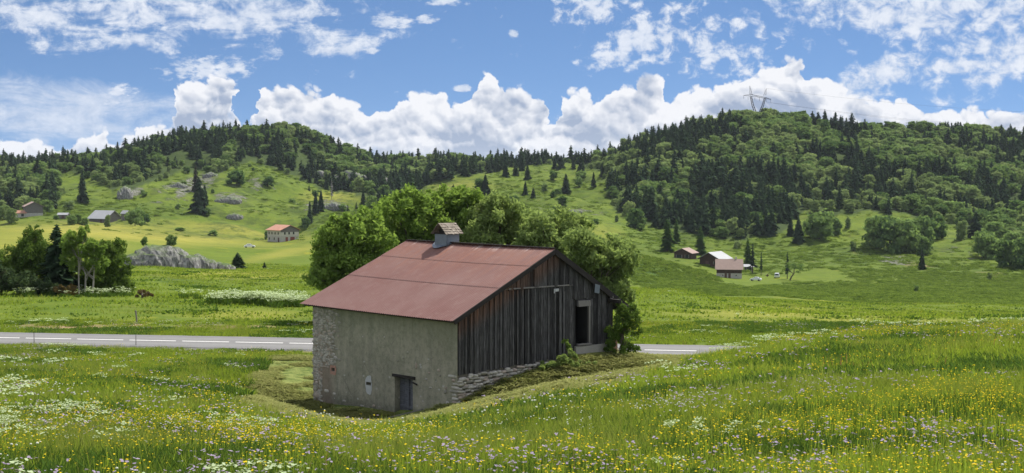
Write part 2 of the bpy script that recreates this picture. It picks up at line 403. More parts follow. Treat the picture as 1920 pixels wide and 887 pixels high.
# ------------------------------------------------------------------ materials
def newmat(name):
    m = bpy.data.materials.new(name); m.use_nodes = True; nt = m.node_tree; nt.nodes.clear()
    return m, nt
def finish(nt, color, rough=.85, bump=None, bstr=.4, bdist=.05, metal=0, spec=.3):
    b = nd(nt, 'ShaderNodeBsdfPrincipled'); o = nd(nt, 'ShaderNodeOutputMaterial')
    if isinstance(color, tuple): b.inputs['Base Color'].default_value = (*color, 1)
    else: nt.links.new(color, b.inputs['Base Color'])
    if isinstance(rough, E): nt.links.new(rough.s, b.inputs['Roughness'])
    else: b.inputs['Roughness'].default_value = rough
    b.inputs['Metallic'].default_value = metal; b.inputs['Specular IOR Level'].default_value = spec
    if bump is not None:
        n = nd(nt, 'ShaderNodeBump'); n.inputs['Strength'].default_value = bstr; n.inputs['Distance'].default_value = bdist
        nt.links.new(bump.s, n.inputs['Height']); nt.links.new(n.outputs[0], b.inputs['Normal'])
    nt.links.new(b.outputs[0], o.inputs[0])
    return b
def coords(nt, kind='Object'): return nd(nt, 'ShaderNodeTexCoord').outputs[kind]
def attr(nt, name):
    n = nd(nt, 'ShaderNodeAttribute', attribute_name=name); return E(nt, n.outputs['Fac'])
def leafmat(name, c1, c2, trans=.35, clump=None, obj_var=.35):
    """c1 dark, c2 light; per-leaf, per-clump and per-plant variation"""
    m, nt = newmat(name)
    oi = nd(nt, 'ShaderNodeObjectInfo'); rn = E(nt, oi.outputs['Random']); r = attr(nt, 'rnd')
    f = r*.5 + rn*obj_var + (.25-obj_var*.5)
    if clump:
        f = f + (noise(nt, coords(nt), clump, 2)-.5)*1.1
    col = mixc(nt, f.clamp(), c1, c2)
    d = nd(nt, 'ShaderNodeBsdfDiffuse'); t = nd(nt, 'ShaderNodeBsdfTranslucent'); mx = nd(nt, 'ShaderNodeMixShader'); o = nd(nt, 'ShaderNodeOutputMaterial')
    nt.links.new(col, d.inputs[0])
    tcol = mixc(nt, .35, col, (c2[0]*1.2, c2[1]*1.25, c2[2]*.6))
    nt.links.new(tcol, t.inputs[0]); mx.inputs[0].default_value = trans
    nt.links.new(d.outputs[0], mx.inputs[1]); nt.links.new(t.outputs[0], mx.inputs[2])
    nt.links.new(mx.outputs[0], o.inputs[0])
    return m
def plain(name, col, rough=.8, var=.15, scale=3.0, metal=0, spec=.3, bump=.2):
    m, nt = newmat(name); n = noise(nt, coords(nt), scale, 4)
    c = mixc(nt, n, tuple(v*(1-var*1.6) for v in col), tuple(min(1, v*(1+var*1.6)) for v in col))
    finish(nt, c, rough, n, bump, .02, metal, spec); return m
# ------------------------------------------------------------------ ground cover masks
def ellmask(px, py, L, D=None):
    m = np.zeros_like(px)
    for e in L:
        cx, cy, rx, ry, s = e[:5]; rot = e[5] if len(e) > 5 else 0
        u = ((px-cx)*cos(rot)+(py-cy)*sin(rot))/rx; v = ((py-cy)*cos(rot)-(px-cx)*sin(rot))/ry
        k = np.clip(1.35-np.sqrt(u*u+v*v), 0, 1)*s
        if len(e) > 6 and D is not None: k = k*((D > e[6][0]) & (D < e[6][1]))
        m = np.maximum(m, k)
    return m
FAR = (480, 2000)
ROCK = [(360,350,60,26,.85,-.3,FAR),(430,372,42,12,.9,0,FAR),(250,358,26,12,.9,0,FAR),(330,345,60,10,.7,-.25,FAR),(440,405,30,8,.8,0,FAR),(300,378,30,6,.6,0,FAR),
        (650,330,70,18,.85,.1,FAR),(720,345,30,14,.7,0,FAR),(590,322,30,12,.7,0,FAR),(480,345,45,22,.6,0,FAR),(610,385,70,12,.7,-.05,FAR),(680,378,40,8,.6,0,FAR),
        (1075,395,40,6,.75,0,FAR),(1010,385,40,12,.45,0,FAR),(1120,400,20,5,.7,.2,FAR),(1680,487,40,12,.9,.1,FAR),(1700,492,20,7,.9,0,FAR),(1880,520,26,10,.6,0,FAR),(1270,480,18,4,.5,0,FAR),(1780,470,22,14,.5,0,FAR),
        (1820,480,20,16,.5,0,FAR),(1560,250,40,8,.5,0,FAR),(1740,260,80,6,.5,0,FAR),(540,280,20,14,.6,0,FAR),(470,270,36,10,.5,0,FAR),(700,395,40,6,.4,0,FAR)]
ROUGH_SHADED = [(1235,512,110,30,1.1,.30,(380,640)),(1330,540,90,10,.8,.1,(300,640)),(1180,490,40,30,.8,0,(250,640)),(1230,552,120,8,.5,0,(220,420)),(1650,548,200,16,.9,.02,(300,700)),(1850,560,140,14,.8,0,(300,700)),(1900,535,90,24,.7,0,(300,800)),(1430,500,60,16,.5,0,(600,800)),  # knoll front: dark herbs, their colour also carries the slope's shading
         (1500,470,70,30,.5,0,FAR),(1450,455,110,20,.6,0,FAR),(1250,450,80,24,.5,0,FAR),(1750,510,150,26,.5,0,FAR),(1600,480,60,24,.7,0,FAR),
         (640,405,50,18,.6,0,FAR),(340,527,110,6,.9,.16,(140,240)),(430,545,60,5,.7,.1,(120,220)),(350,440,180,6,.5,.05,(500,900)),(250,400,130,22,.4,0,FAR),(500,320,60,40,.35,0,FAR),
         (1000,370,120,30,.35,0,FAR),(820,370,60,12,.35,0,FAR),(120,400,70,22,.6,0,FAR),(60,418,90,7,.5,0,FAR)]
DRY_LIT = [(260,440,260,14,.8,.07,(400,900)),(150,430,200,16,.7,0,(400,900)),(440,432,160,14,.5,.1,(400,900)),(560,470,120,8,.5,-.2,(300,900)),(60,455,190,45,.45,0,(200,800)),(420,515,180,8,.5,0,(150,300)),(450,590,120,8,.5,0,(100,140)),
       (1320,470,10,4,0),(1200,478,80,6,.8,.25,(400,640)),(1305,510,40,10,.6,.4,(400,640)),(1420,585,180,14,.55,0,(110,300)),(1300,615,150,12,.6,0,(100,200)),(1650,600,250,18,.4,0,(100,300)),(1150,470,50,10,.8,.2,(400,640)),  # along the knoll crest: sunlit edge put into the ground colour
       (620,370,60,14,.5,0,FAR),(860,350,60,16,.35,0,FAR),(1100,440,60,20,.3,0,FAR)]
BARE = [(130,612,110,5,.75,0,(100,125)),(430,612,150,5,.8,0,(100,125)),(240,608,30,7,.9,0,(100,125)),(1385,547,26,3.5,.95,0,(300,640)),(1860,520,30,10,.6,.2,FAR),(1720,497,30,8,.6,0,FAR)]
FORESTP = {
 'R': [(1128,318),(1150,392),(1190,418),(1250,428),(1330,446),(1395,448),(1470,436),(1500,400),(1560,402),(1610,398),(1700,400),(1745,420),(1790,425),(1835,438),(1860,470),(1900,490),(2500,500),(2500,200),(1100,200)],
 'L': [(-600,396),(60,396),(100,392),(118,372),(108,326),(150,325),(216,356),(257,353),(338,322),(400,325),(473,302),(530,322),(598,352),(669,365),(713,382),(771,370),(795,351),(828,337),(876,330),(920,325),(985,309),(1060,309),(1140,320),(1140,200),(-600,200)]}
def inpoly(px, py, P):
    r = np.zeros(np.shape(px), bool); n = len(P)
    for i in range(n):
        x1, y1 = P[i]; x2, y2 = P[(i+1) % n]
        c = ((y1 > py) != (y2 > py)) & (px < (x2-x1)*(py-y1)/((y2-y1) if y2 != y1 else 1e-9)+x1)
        r ^= c
    return r
def forest_mask(px, py, D):
    w = (vnoise(px/14., py/9., 3)-.5)*16
    return (inpoly(px, py+w*.6, FORESTP['R']) | inpoly(px, py+w*.6, FORESTP['L'])) & (D > 640)
# mown ground round the barn, in barn coordinates
def barn_local(x, y):
    dx, dy = x-BO[0], y-BO[1]
    return dx*V2[0]+dy*V2[1], dx*U2[0]+dy*U2[1]
_mp = [(432,752),(455,768),(500,784),(570,800),(680,803),(745,797),(850,779),(930,758),(1000,735),(1100,712),(1180,698),(1250,680),(1285,668)]
_mp = [(a, b + (22 if a > 850 else 12 if a > 600 else 5)) for a, b in _mp]
MOWN_EDGE = [(q[0], q[1]) for q in hits([p[0] for p in _mp], [p[1] for p in _mp], 30)] + [(13,86),(2,90.5),(-14,90.5),(-13,80)]
def mown(x, y):
    """1 on the ground mown round the barn"""
    jx = x + fbm(x, y, 3, 3, 77)*.7; jy = y + fbm(x, y, 3, 3, 78)*.7
    return inpoly(jx, jy, MOWN_EDGE).astype(float)

def build_ground():
    ap = 40.0
    U = np.concatenate([np.linspace(-1.6, -.46, 34)[:-1], np.linspace(-.46, .46, 400), np.linspace(.46, 1.6, 34)[1:]])
    D = np.concatenate([np.linspace(-25, 12, 16)[:-1], np.exp(np.linspace(math.log(52), math.log(170), 210))-ap, (np.exp(np.linspace(math.log(170), math.log(1900), 330))-ap)[1:], np.array([2100, 2600, 3500, 5000, 8000, 12000])])
    # columns fan out from a point 40 m behind; a straight map for the near rows keeps them even
    xx = U[None, :]*(D[:, None]+ap)*.82; yy = np.repeat(D[:, None], len(U), 1)
    Z = height(xx.ravel(), yy.ravel()).reshape(xx.shape)
    Z = np.where(yy > 2000, Z, Z)
    n, m = xx.shape
    V = np.stack([xx, yy, Z], -1).reshape(-1, 3)
    I = np.arange(n*m).reshape(n, m)
    F = np.stack([I[:-1, :-1], I[:-1, 1:], I[1:, 1:], I[1:, :-1]], -1).reshape(-1, 4)
    me = bpy.data.meshes.new('ground'); me.vertices.add(len(V)); me.vertices.foreach_set('co', V.astype(np.float32).ravel())
    me.loops.add(F.size); me.loops.foreach_set('vertex_index', F.ravel().astype(np.int32))
    me.polygons.add(len(F)); me.polygons.foreach_set('loop_start', (np.arange(len(F))*4).astype(np.int32))
    me.update(calc_edges=True); me.polygons.foreach_set('use_smooth', np.ones(len(F), bool))
    px, py = project(V[:, 0], np.maximum(V[:, 1], 5), V[:, 2]); dd = V[:, 1]
    jx = px + fbm(V[:,0], V[:,1], 30, 3, 41)*14; jy = py + fbm(V[:,0], V[:,1], 22, 3, 42)*5
    for nm, L in (('rock', ROCK), ('rough', ROUGH_SHADED), ('dry_lit', DRY_LIT), ('bare', BARE)):
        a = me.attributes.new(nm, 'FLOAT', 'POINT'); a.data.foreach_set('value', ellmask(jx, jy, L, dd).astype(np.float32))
    a = me.attributes.new('forest', 'FLOAT', 'POINT'); a.data.foreach_set('value', forest_mask(px, py, dd).astype(np.float32))
    a = me.attributes.new('mown', 'FLOAT', 'POINT'); a.data.foreach_set('value', mown(V[:, 0], V[:, 1]).astype(np.float32))
    mat, nt = newmat('meadow_ground')
    P = coords(nt); X, Y, Z_ = sepxyz(nt, P)
    big = noise(nt, P, .018, 5, .6); mid = noise(nt, P, .11, 5, .65); fine = noise(nt, P, 1.3, 4, .7)
    Pst = xyz(nt, X*.5, Y, Z_*1.0); streak = noise(nt, Pst, .35, 4, .65)
    dist = Y.lin(150, 700)
    c = mixc(nt, (big*1.6-.4).clamp(), (.068,.112,.010), (.128,.172,.016))
    c = mixc(nt, ((mid-.5)*2.6+.45).clamp()*.55, c, (.040,.074,.007))
    c = mixc(nt, ((streak-.5)*3+.4).clamp()*.45, c, (.150,.170,.022))
    c = mixc(nt, ((fine-.5)*4+.3).clamp()*.35, c, (.036,.062,.008))
    c = mixc(nt, (attr(nt, 'dry_lit')*(mid+.35)*1.1).clamp(), c, (.260,.235,.045))
    yel = noise(nt, P, .06, 4, .7).smooth(.60, .70)
    c = mixc(nt, yel*Y.smooth(100, 125)*(1-Y.smooth(500, 800))*.55, c, (.30,.26,.02))
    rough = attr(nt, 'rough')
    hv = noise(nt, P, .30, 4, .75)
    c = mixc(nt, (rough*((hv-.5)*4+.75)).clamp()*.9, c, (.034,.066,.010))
    # the hills' own patchiness: heath and low scrub
    hp = noise(nt, P, .045, 6, .72).smooth(.50, .66)
    c = mixc(nt, hp*Y.smooth(600, 800)*.7, c, (.034,.054,.012))
    hq = noise(nt, xyz(nt, X, Y*.6, Z_*2), .14, 5, .75)
    c = mixc(nt, ((hq-.5)*5).clamp()*Y.smooth(500, 750)*.75, c, (.028,.048,.011))
    c = mixc(nt, ((.42-hq)*6).clamp()*Y.smooth(500, 750)*.5, c, (.165,.165,.045))
    rk = noise(nt, P, .16, 6, .75); rv = voro(nt, P, .5, 2, 'F1')
    rm = (attr(nt, 'rock')*1.5 + (rk-.5)*3.4 - .62).clamp().smooth(.15, .55)
    rcol = mixc(nt, ((rv*1.2)+(fine-.5)*1.5).clamp(), (.30,.29,.27), (.12,.12,.10))
    c = mixc(nt, rm*.9, c, rcol)
    bm = (attr(nt, 'bare')*1.4 + (mid-.5)*2.0 + (fine-.5) - .25).clamp()
    c = mixc(nt, bm, c, (.22,.155,.09))
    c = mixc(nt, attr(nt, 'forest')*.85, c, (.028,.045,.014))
    mw = attr(nt, 'mown'); hay = noise(nt, P, 2.2, 5, .7)
    mcol = mixc(nt, ((hay-.5)*3.5+.5).clamp(), (.055,.085,.016), (.185,.205,.060))
    c = mixc(nt, mw, c, mcol)
    # verge of the road: worn and dusty
    rd = (Y - (95.1 - X*.17))._m('ABSOLUTE', Y - (95.1 - X*.17))
    vg = (1-rd.smooth(3.3, 4.6))*Y.smooth(70, 80)*(1-Y.smooth(118, 124))
    c = mixc(nt, (vg*(fine*2.0)).clamp()*.9, c, (.20,.17,.09))
    h = fine*.5*(1-dist) + hv*.9*dist*2 + streak*.6 + hay*mw*.3 + rv*rm*2
    b = finish(nt, c, .95, h, .75, .35, 0, .08)
    me.materials.append(mat)
    o = link('ground', me); tag(o, kind='structure')
    return o
build_ground()

def build_road():
    xs = np.linspace(-70, 45, 231); w = 3.12
    def strip(y0, y1, z, name, mat, xr=None, jag=0):
        m = MB(); X_ = xs if xr is None else np.linspace(xr[0], xr[1], max(2, int(abs(xr[1]-xr[0])/1.0)+1))
        a = [(x, road_c(x)+y0 + (random.uniform(-jag, jag)), z) for x in X_]; b = [(x, road_c(x)+y1+(random.uniform(-jag, jag)), z) for x in X_]
        V = a + b; n = len(X_)
        F = [(i, i+1, n+i+1, n+i) for i in range(n-1)]
        m.add(V, F, 0, .5); return m
    asp, nt = newmat('asphalt'); P = coords(nt); n = noise(nt, P, 30, 3, .7); n2 = noise(nt, P, .5, 4, .6)
    X, Y, Z_ = sepxyz(nt, P); s = Y + X*.17 - 95.1
    tr = ((s._m('ABSOLUTE', s)-1.5)._m('ABSOLUTE', s._m('ABSOLUTE', s)-1.5)).smooth(.2, .8)
    c = mixc(nt, (n2*.7+n*.3).clamp(), (.105,.103,.102), (.175,.172,.168)); c = mixc(nt, (1-tr)*.35, c, (.19,.187,.182))
    finish(nt, c, .9, n, .3, .01)
    m = strip(-w, w, -10.76, 'road', asp, jag=.05)
    # thickness of the carriageway edge
    for sgn in (-1, 1):
        e = [(x, road_c(x)+sgn*w, -10.76) for x in xs]; f = [(x, road_c(x)+sgn*(w+.35), -10.95) for x in xs]; k = len(xs)
        m.add(e+f, [(i, i+1, k+i+1, k+i) if sgn < 0 else (k+i, k+i+1, i+1, i) for i in range(k-1)], 0, .5)
    tag(m.build('road', asp), kind='structure')
    wp, nt = newmat('road_paint'); n = noise(nt, coords(nt), 8, 4, .7)
    c = mixc(nt, n.smooth(.55, .75), (.74,.73,.70), (.30,.29,.28)); finish(nt, c, .8)
    mk = MB(); x = -68.0
    while x < 44:      # 3 m dashes with 1.33 m gaps, the pattern of a country road
        L_ = 3.0; cx = x
        V = [(cx, road_c(cx)-.09, -10.754), (cx+L_, road_c(cx+L_)-.09, -10.754), (cx+L_, road_c(cx+L_)+.09, -10.754), (cx, road_c(cx)+.09, -10.754)]
        mk.add(V, [(0,1,2,3)], 0, .5); x += 3.4 if x < 2 else 4.4
    tag(mk.build('road_markings', wp), kind='structure')
build_road()
# ------------------------------------------------------------------ plant meshes
def leaf_quads(C, size, nrm=None, flat=.5, aspect=.6):
    """one small rhombic leaf or spray at every centre in C"""
    n = len(C); d = rng.normal(size=(n, 3))
    if nrm is not None: d = d*(1-flat) + nrm*flat*1.6
    d /= np.linalg.norm(d, axis=1, keepdims=True)+1e-9
    a = np.cross(d, rng.normal(size=(n, 3))); a /= np.linalg.norm(a, axis=1, keepdims=True)+1e-9
    b = np.cross(d, a); s = (np.asarray(size)*rng.uniform(.6, 1.35, n))[:, None]
    return np.stack([C-a*s, C+b*s*aspect, C+a*s, C-b*s*aspect], 1)
def shell(n, lobes, fill=.25):
    """points on the outsides of a set of lobes (centre, radii), few inside any other lobe"""
    out, nr, wt = [], [], np.array([l[1][0]*l[1][1]+l[1][2]*l[1][0] for l in lobes], float); wt /= wt.sum()
    pick = rng.choice(len(lobes), n, p=wt)
    c = np.array([lobes[i][0] for i in pick]); r = np.array([lobes[i][1] for i in pick])
    d = rng.normal(size=(n, 3)); d /= np.linalg.norm(d, axis=1, keepdims=True)
    d[:, 2] = np.where(d[:, 2] < -.5, -d[:, 2]*.6, d[:, 2]); 
    k = 1 - fill*rng.random((n, 1))**1.5 + .10*np.abs(rng.normal(size=(n, 1)))**1.5
    return c + d*r*k, d
def far_broadleaf(seed, h=1.0, w=.8, lobes=13, n=780, size=.045, low=.10):
    """mesh of a leafy tree, unit height"""
    global rng; rng = np.random.default_rng(seed); random.seed(seed)
    m = MB(); m.tube([(0,0,-.06),(.01,0,.25),(0,.01,.6)], [.035,.028,.012], 1, 5)
    L = []
    for i in range(lobes):
        t = (i+.5)/lobes; z = low + (1-low)*(.10 + .72*t**.9); prof = math.sin(pi*min(1, .32+.64*(z-low)/(1-low)))**.7
        a = i*2.4 + rng.uniform(-.5, .5); rr = w*.5*prof*rng.uniform(.35, .72); s = w*rng.uniform(.17, .27)
        L.append(((rr*cos(a), rr*sin(a), z*h), (s, s, s*rng.uniform(.62, .85))))
    L.append(((0, 0, .55*h), (w*.30, w*.30, .32*h)))
    P, N = shell(n, L, .3)
    m.addq(leaf_quads(P, size, N, .55, .75), 0)
    for c, r in L: m.blob(c, np.array(r)*.80, 0, .12, rnd=.12)
    return m
def far_conifer(seed, w=.34, tiers=15, n=8, thin=1.0, bare=.05):
    global rng; rng = np.random.default_rng(seed); random.seed(seed)
    m = MB(); m.tube([(0,0,-.05),(0,0,.5),(0,0,1.0)], [.018,.011,.003], 1, 5)
    q = []
    for i in range(tiers):
        t = (i + rng.uniform(0, .5))/tiers; z = bare + (1-bare)*t; r0 = w*.5*(1-t)**.62*rng.uniform(.82, 1.15) + .012
        for k in range(max(4, int(n*(1-.35*t)))):
            a = rng.uniform(0, 2*pi); r = r0*rng.uniform(.6, 1.22); dr = r*rng.uniform(.20, .55)*thin; wd = r*.30+.006
            ca, sa = cos(a), sin(a)
            base = np.array([0, 0, z+.012]); tip = np.array([ca*r, sa*r, z-dr])
            mid = np.array([ca*r*.6, sa*r*.6, z-dr*.30]); sd = np.array([-sa, ca, 0])*wd
            q.append([base, mid+sd-[0,0,.012], tip, mid-sd-[0,0,.012]])
            q.append([base-[0,0,.01], mid+sd*.5-[0,0,.04*thin], tip-[0,0,.03], mid-sd*.6-[0,0,.03]])
    m.addq(np.array(q), 0)
    m.tube([(0,0,bare+.03),(0,0,.45),(0,0,.96)], [w*.20,w*.12,.004], 0, 7, rnd=.05)
    return m
BARK = plain('bark', (.085,.068,.052), .95, .3, 4); PALEBARK = plain('pale_bark', (.30,.28,.24), .9, .4, 3)
LEAF_F = leafmat('broadleaf_foliage', (.048,.096,.034), (.215,.305,.095), .45, 1.6, .75)
LEAF_L = leafmat('light_foliage', (.120,.180,.065), (.270,.335,.130), .42, 1.6, .6)
NEEDLE = leafmat('conifer_needles', (.022,.042,.024), (.055,.088,.040), .22, None, .6)
LARCHN = leafmat('larch_needles', (.038,.080,.018), (.085,.150,.038), .25, None, .4)
DULLN = leafmat('dry_conifer_needles', (.035,.033,.022), (.075,.070,.045), .10, None, .4)
_cache = {}
def tmesh(kind, i):
    k = (kind, i)
    if k in _cache: return _cache[k]
    s = 100+i*17
    if kind == 'broad': m = far_broadleaf(s, w=[.78,.9,.7,1.0,.84,.95][i], low=-.02, n=950).mesh('broadleaf_tree', [LEAF_F, BARK])
    elif kind == 'light': m = far_broadleaf(s+5, w=[.75,.62,.9,.8,.7,.85][i], low=-.02, n=950).mesh('broadleaf_tree', [LEAF_L, BARK])
    elif kind == 'bush': m = far_broadleaf(s+9, w=[1.3,1.1,1.5,1.2,1.0,1.4][i], low=0, lobes=9, n=520, size=.07).mesh('bush', [LEAF_F, BARK])
    elif kind == 'bushlight': m = far_broadleaf(s+11, w=[1.3,1.1,1.5,1.2,1.0,1.4][i], low=0, lobes=9, n=520, size=.07).mesh('bush', [LEAF_L, BARK])
    elif kind == 'spruce': m = far_conifer(s+2, w=[.66,.58,.76,.60,.80,.54][i], tiers=17, n=9).mesh('spruce_tree', [NEEDLE, BARK])
    elif kind == 'bigspruce': m = far_conifer(s+2, w=[.50,.44,.55,.4,.6,.5][i], tiers=30, n=15).mesh('spruce_tree', [NEEDLE, BARK])
    elif kind == 'larch': m = far_conifer(s+3, w=[.46,.42,.5,.40,.44,.38][i], tiers=26, n=13, thin=.6, bare=.10).mesh('larch_tree', [LARCHN, BARK])
    elif kind == 'thinpine': m = far_conifer(s+4, w=.26, tiers=14, n=6, thin=.7, bare=.25).mesh('pine_tree', [NEEDLE, BARK])
    elif kind == 'snag': m = far_conifer(s+6, w=.22, tiers=12, n=4, thin=.4, bare=.2).mesh('dead_tree', [plain('dead_wood', (.2,.19,.17)), plain('dead_wood', (.2,.19,.17))])
    elif kind == 'dull': m = far_conifer(s+7, w=.42, tiers=22, n=11, thin=.8).mesh('spruce_tree', [DULLN, BARK])
    _cache[k] = m; return m
NAME = dict(broad='broadleaf_tree', light='broadleaf_tree', bush='bush', bushlight='bush', spruce='spruce_tree', bigspruce='spruce_tree', larch='larch_tree', thinpine='pine_tree', snag='dead_tree', dull='spruce_tree')
CAT = dict(broad='tree', light='tree', bush='bush', bushlight='bush', spruce='conifer', bigspruce='conifer', larch='conifer', thinpine='conifer', snag='dead tree', dull='conifer')
_ti = 0
def tree(kind, x, y, z, h, wx=1.0, label=None, group=None, parts=False):
    """a tree standing at (x, y, z); with parts: crown and trunk apart"""
    global _ti; _ti += 1; i = _ti % 6
    me = tmesh(kind, i)
    if parts:
        if ('P', kind, i) not in _cache:
            out = []
            for mi, nm in ((0, 'crown'), (1, 'trunk')):
                sub = me.copy(); sub.name = nm
                import bmesh
                b = bmesh.new(); b.from_mesh(sub)
                bmesh.ops.delete(b, geom=[f for f in b.faces if f.material_index != mi], context='FACES'); b.to_mesh(sub); b.free()
                out.append((nm, sub))
            _cache[('P', kind, i)] = out
        o = empty(NAME[kind], (x, y, z))
        for nm, sub in _cache[('P', kind, i)]: link(nm, sub, o)
    else:
        o = link(NAME[kind], me); o.location = (x, y, z)
    o.scale = (h*wx, h*wx, h); o.rotation_euler = (0, 0, (_ti*2.399) % 6.283)
    return tag(o, label, CAT[kind], group)

# ------------------------------------------------------------------ scattering by geometry nodes: points carry variant, turn and size
def scatter(name, pts, idx, rot, scl, variants, label=None, cat=None, tilt=None):
    me = bpy.data.meshes.new(name); n = len(pts)
    me.vertices.add(n); me.vertices.foreach_set('co', np.asarray(pts, np.float32).ravel())
    a = me.attributes.new('vi', 'INT', 'POINT'); a.data.foreach_set('value', np.asarray(idx, np.int32))
    r3 = np.zeros((n, 3), np.float32); r3[:, 2] = rot
    if tilt is not None: r3[:, 0] = tilt
    a = me.attributes.new('vr', 'FLOAT_VECTOR', 'POINT'); a.data.foreach_set('vector', r3.ravel())
    s = np.asarray(scl, np.float32); s = np.repeat(s[:, None], 3, 1) if s.ndim == 1 else s
    a = me.attributes.new('vs', 'FLOAT_VECTOR', 'POINT'); a.data.foreach_set('vector', s.ravel())
    o = link(name, me); ng = bpy.data.node_groups.new(name+'_nodes', 'GeometryNodeTree')
    ng.interface.new_socket('Geometry', in_out='INPUT', socket_type='NodeSocketGeometry'); ng.interface.new_socket('Geometry', in_out='OUTPUT', socket_type='NodeSocketGeometry')
    N = ng.nodes; Lk = ng.links
    gi = N.new('NodeGroupInput'); go = N.new('NodeGroupOutput'); m2p = N.new('GeometryNodeMeshToPoints'); iop = N.new('GeometryNodeInstanceOnPoints')
    join = N.new('GeometryNodeJoinGeometry')
    # Join Geometry lists its links last-made first
    for me_v in variants[::-1]:
        src = bpy.data.objects.new(me_v.name, me_v)
        oi = N.new('GeometryNodeObjectInfo'); oi.inputs['Object'].default_value = src; oi.inputs['As Instance'].default_value = True
        Lk.new(oi.outputs['Geometry'], join.inputs[0])
    Lk.new(gi.outputs[0], m2p.inputs[0]); Lk.new(m2p.outputs[0], iop.inputs['Points']); Lk.new(join.outputs[0], iop.inputs['Instance'])
    iop.inputs['Pick Instance'].default_value = True
    for nm, typ, sock in (('vi', 'INT', 'Instance Index'), ('vr', 'FLOAT_VECTOR', 'Rotation'), ('vs', 'FLOAT_VECTOR', 'Scale')):
        na = N.new('GeometryNodeInputNamedAttribute'); na.data_type = typ; na.inputs['Name'].default_value = nm
        Lk.new(na.outputs['Attribute'], iop.inputs[sock])
    Lk.new(iop.outputs[0], go.inputs[0])
    md = o.modifiers.new('scatter', 'NODES'); md.node_group = ng
    return tag(o, label, cat, kind='stuff')

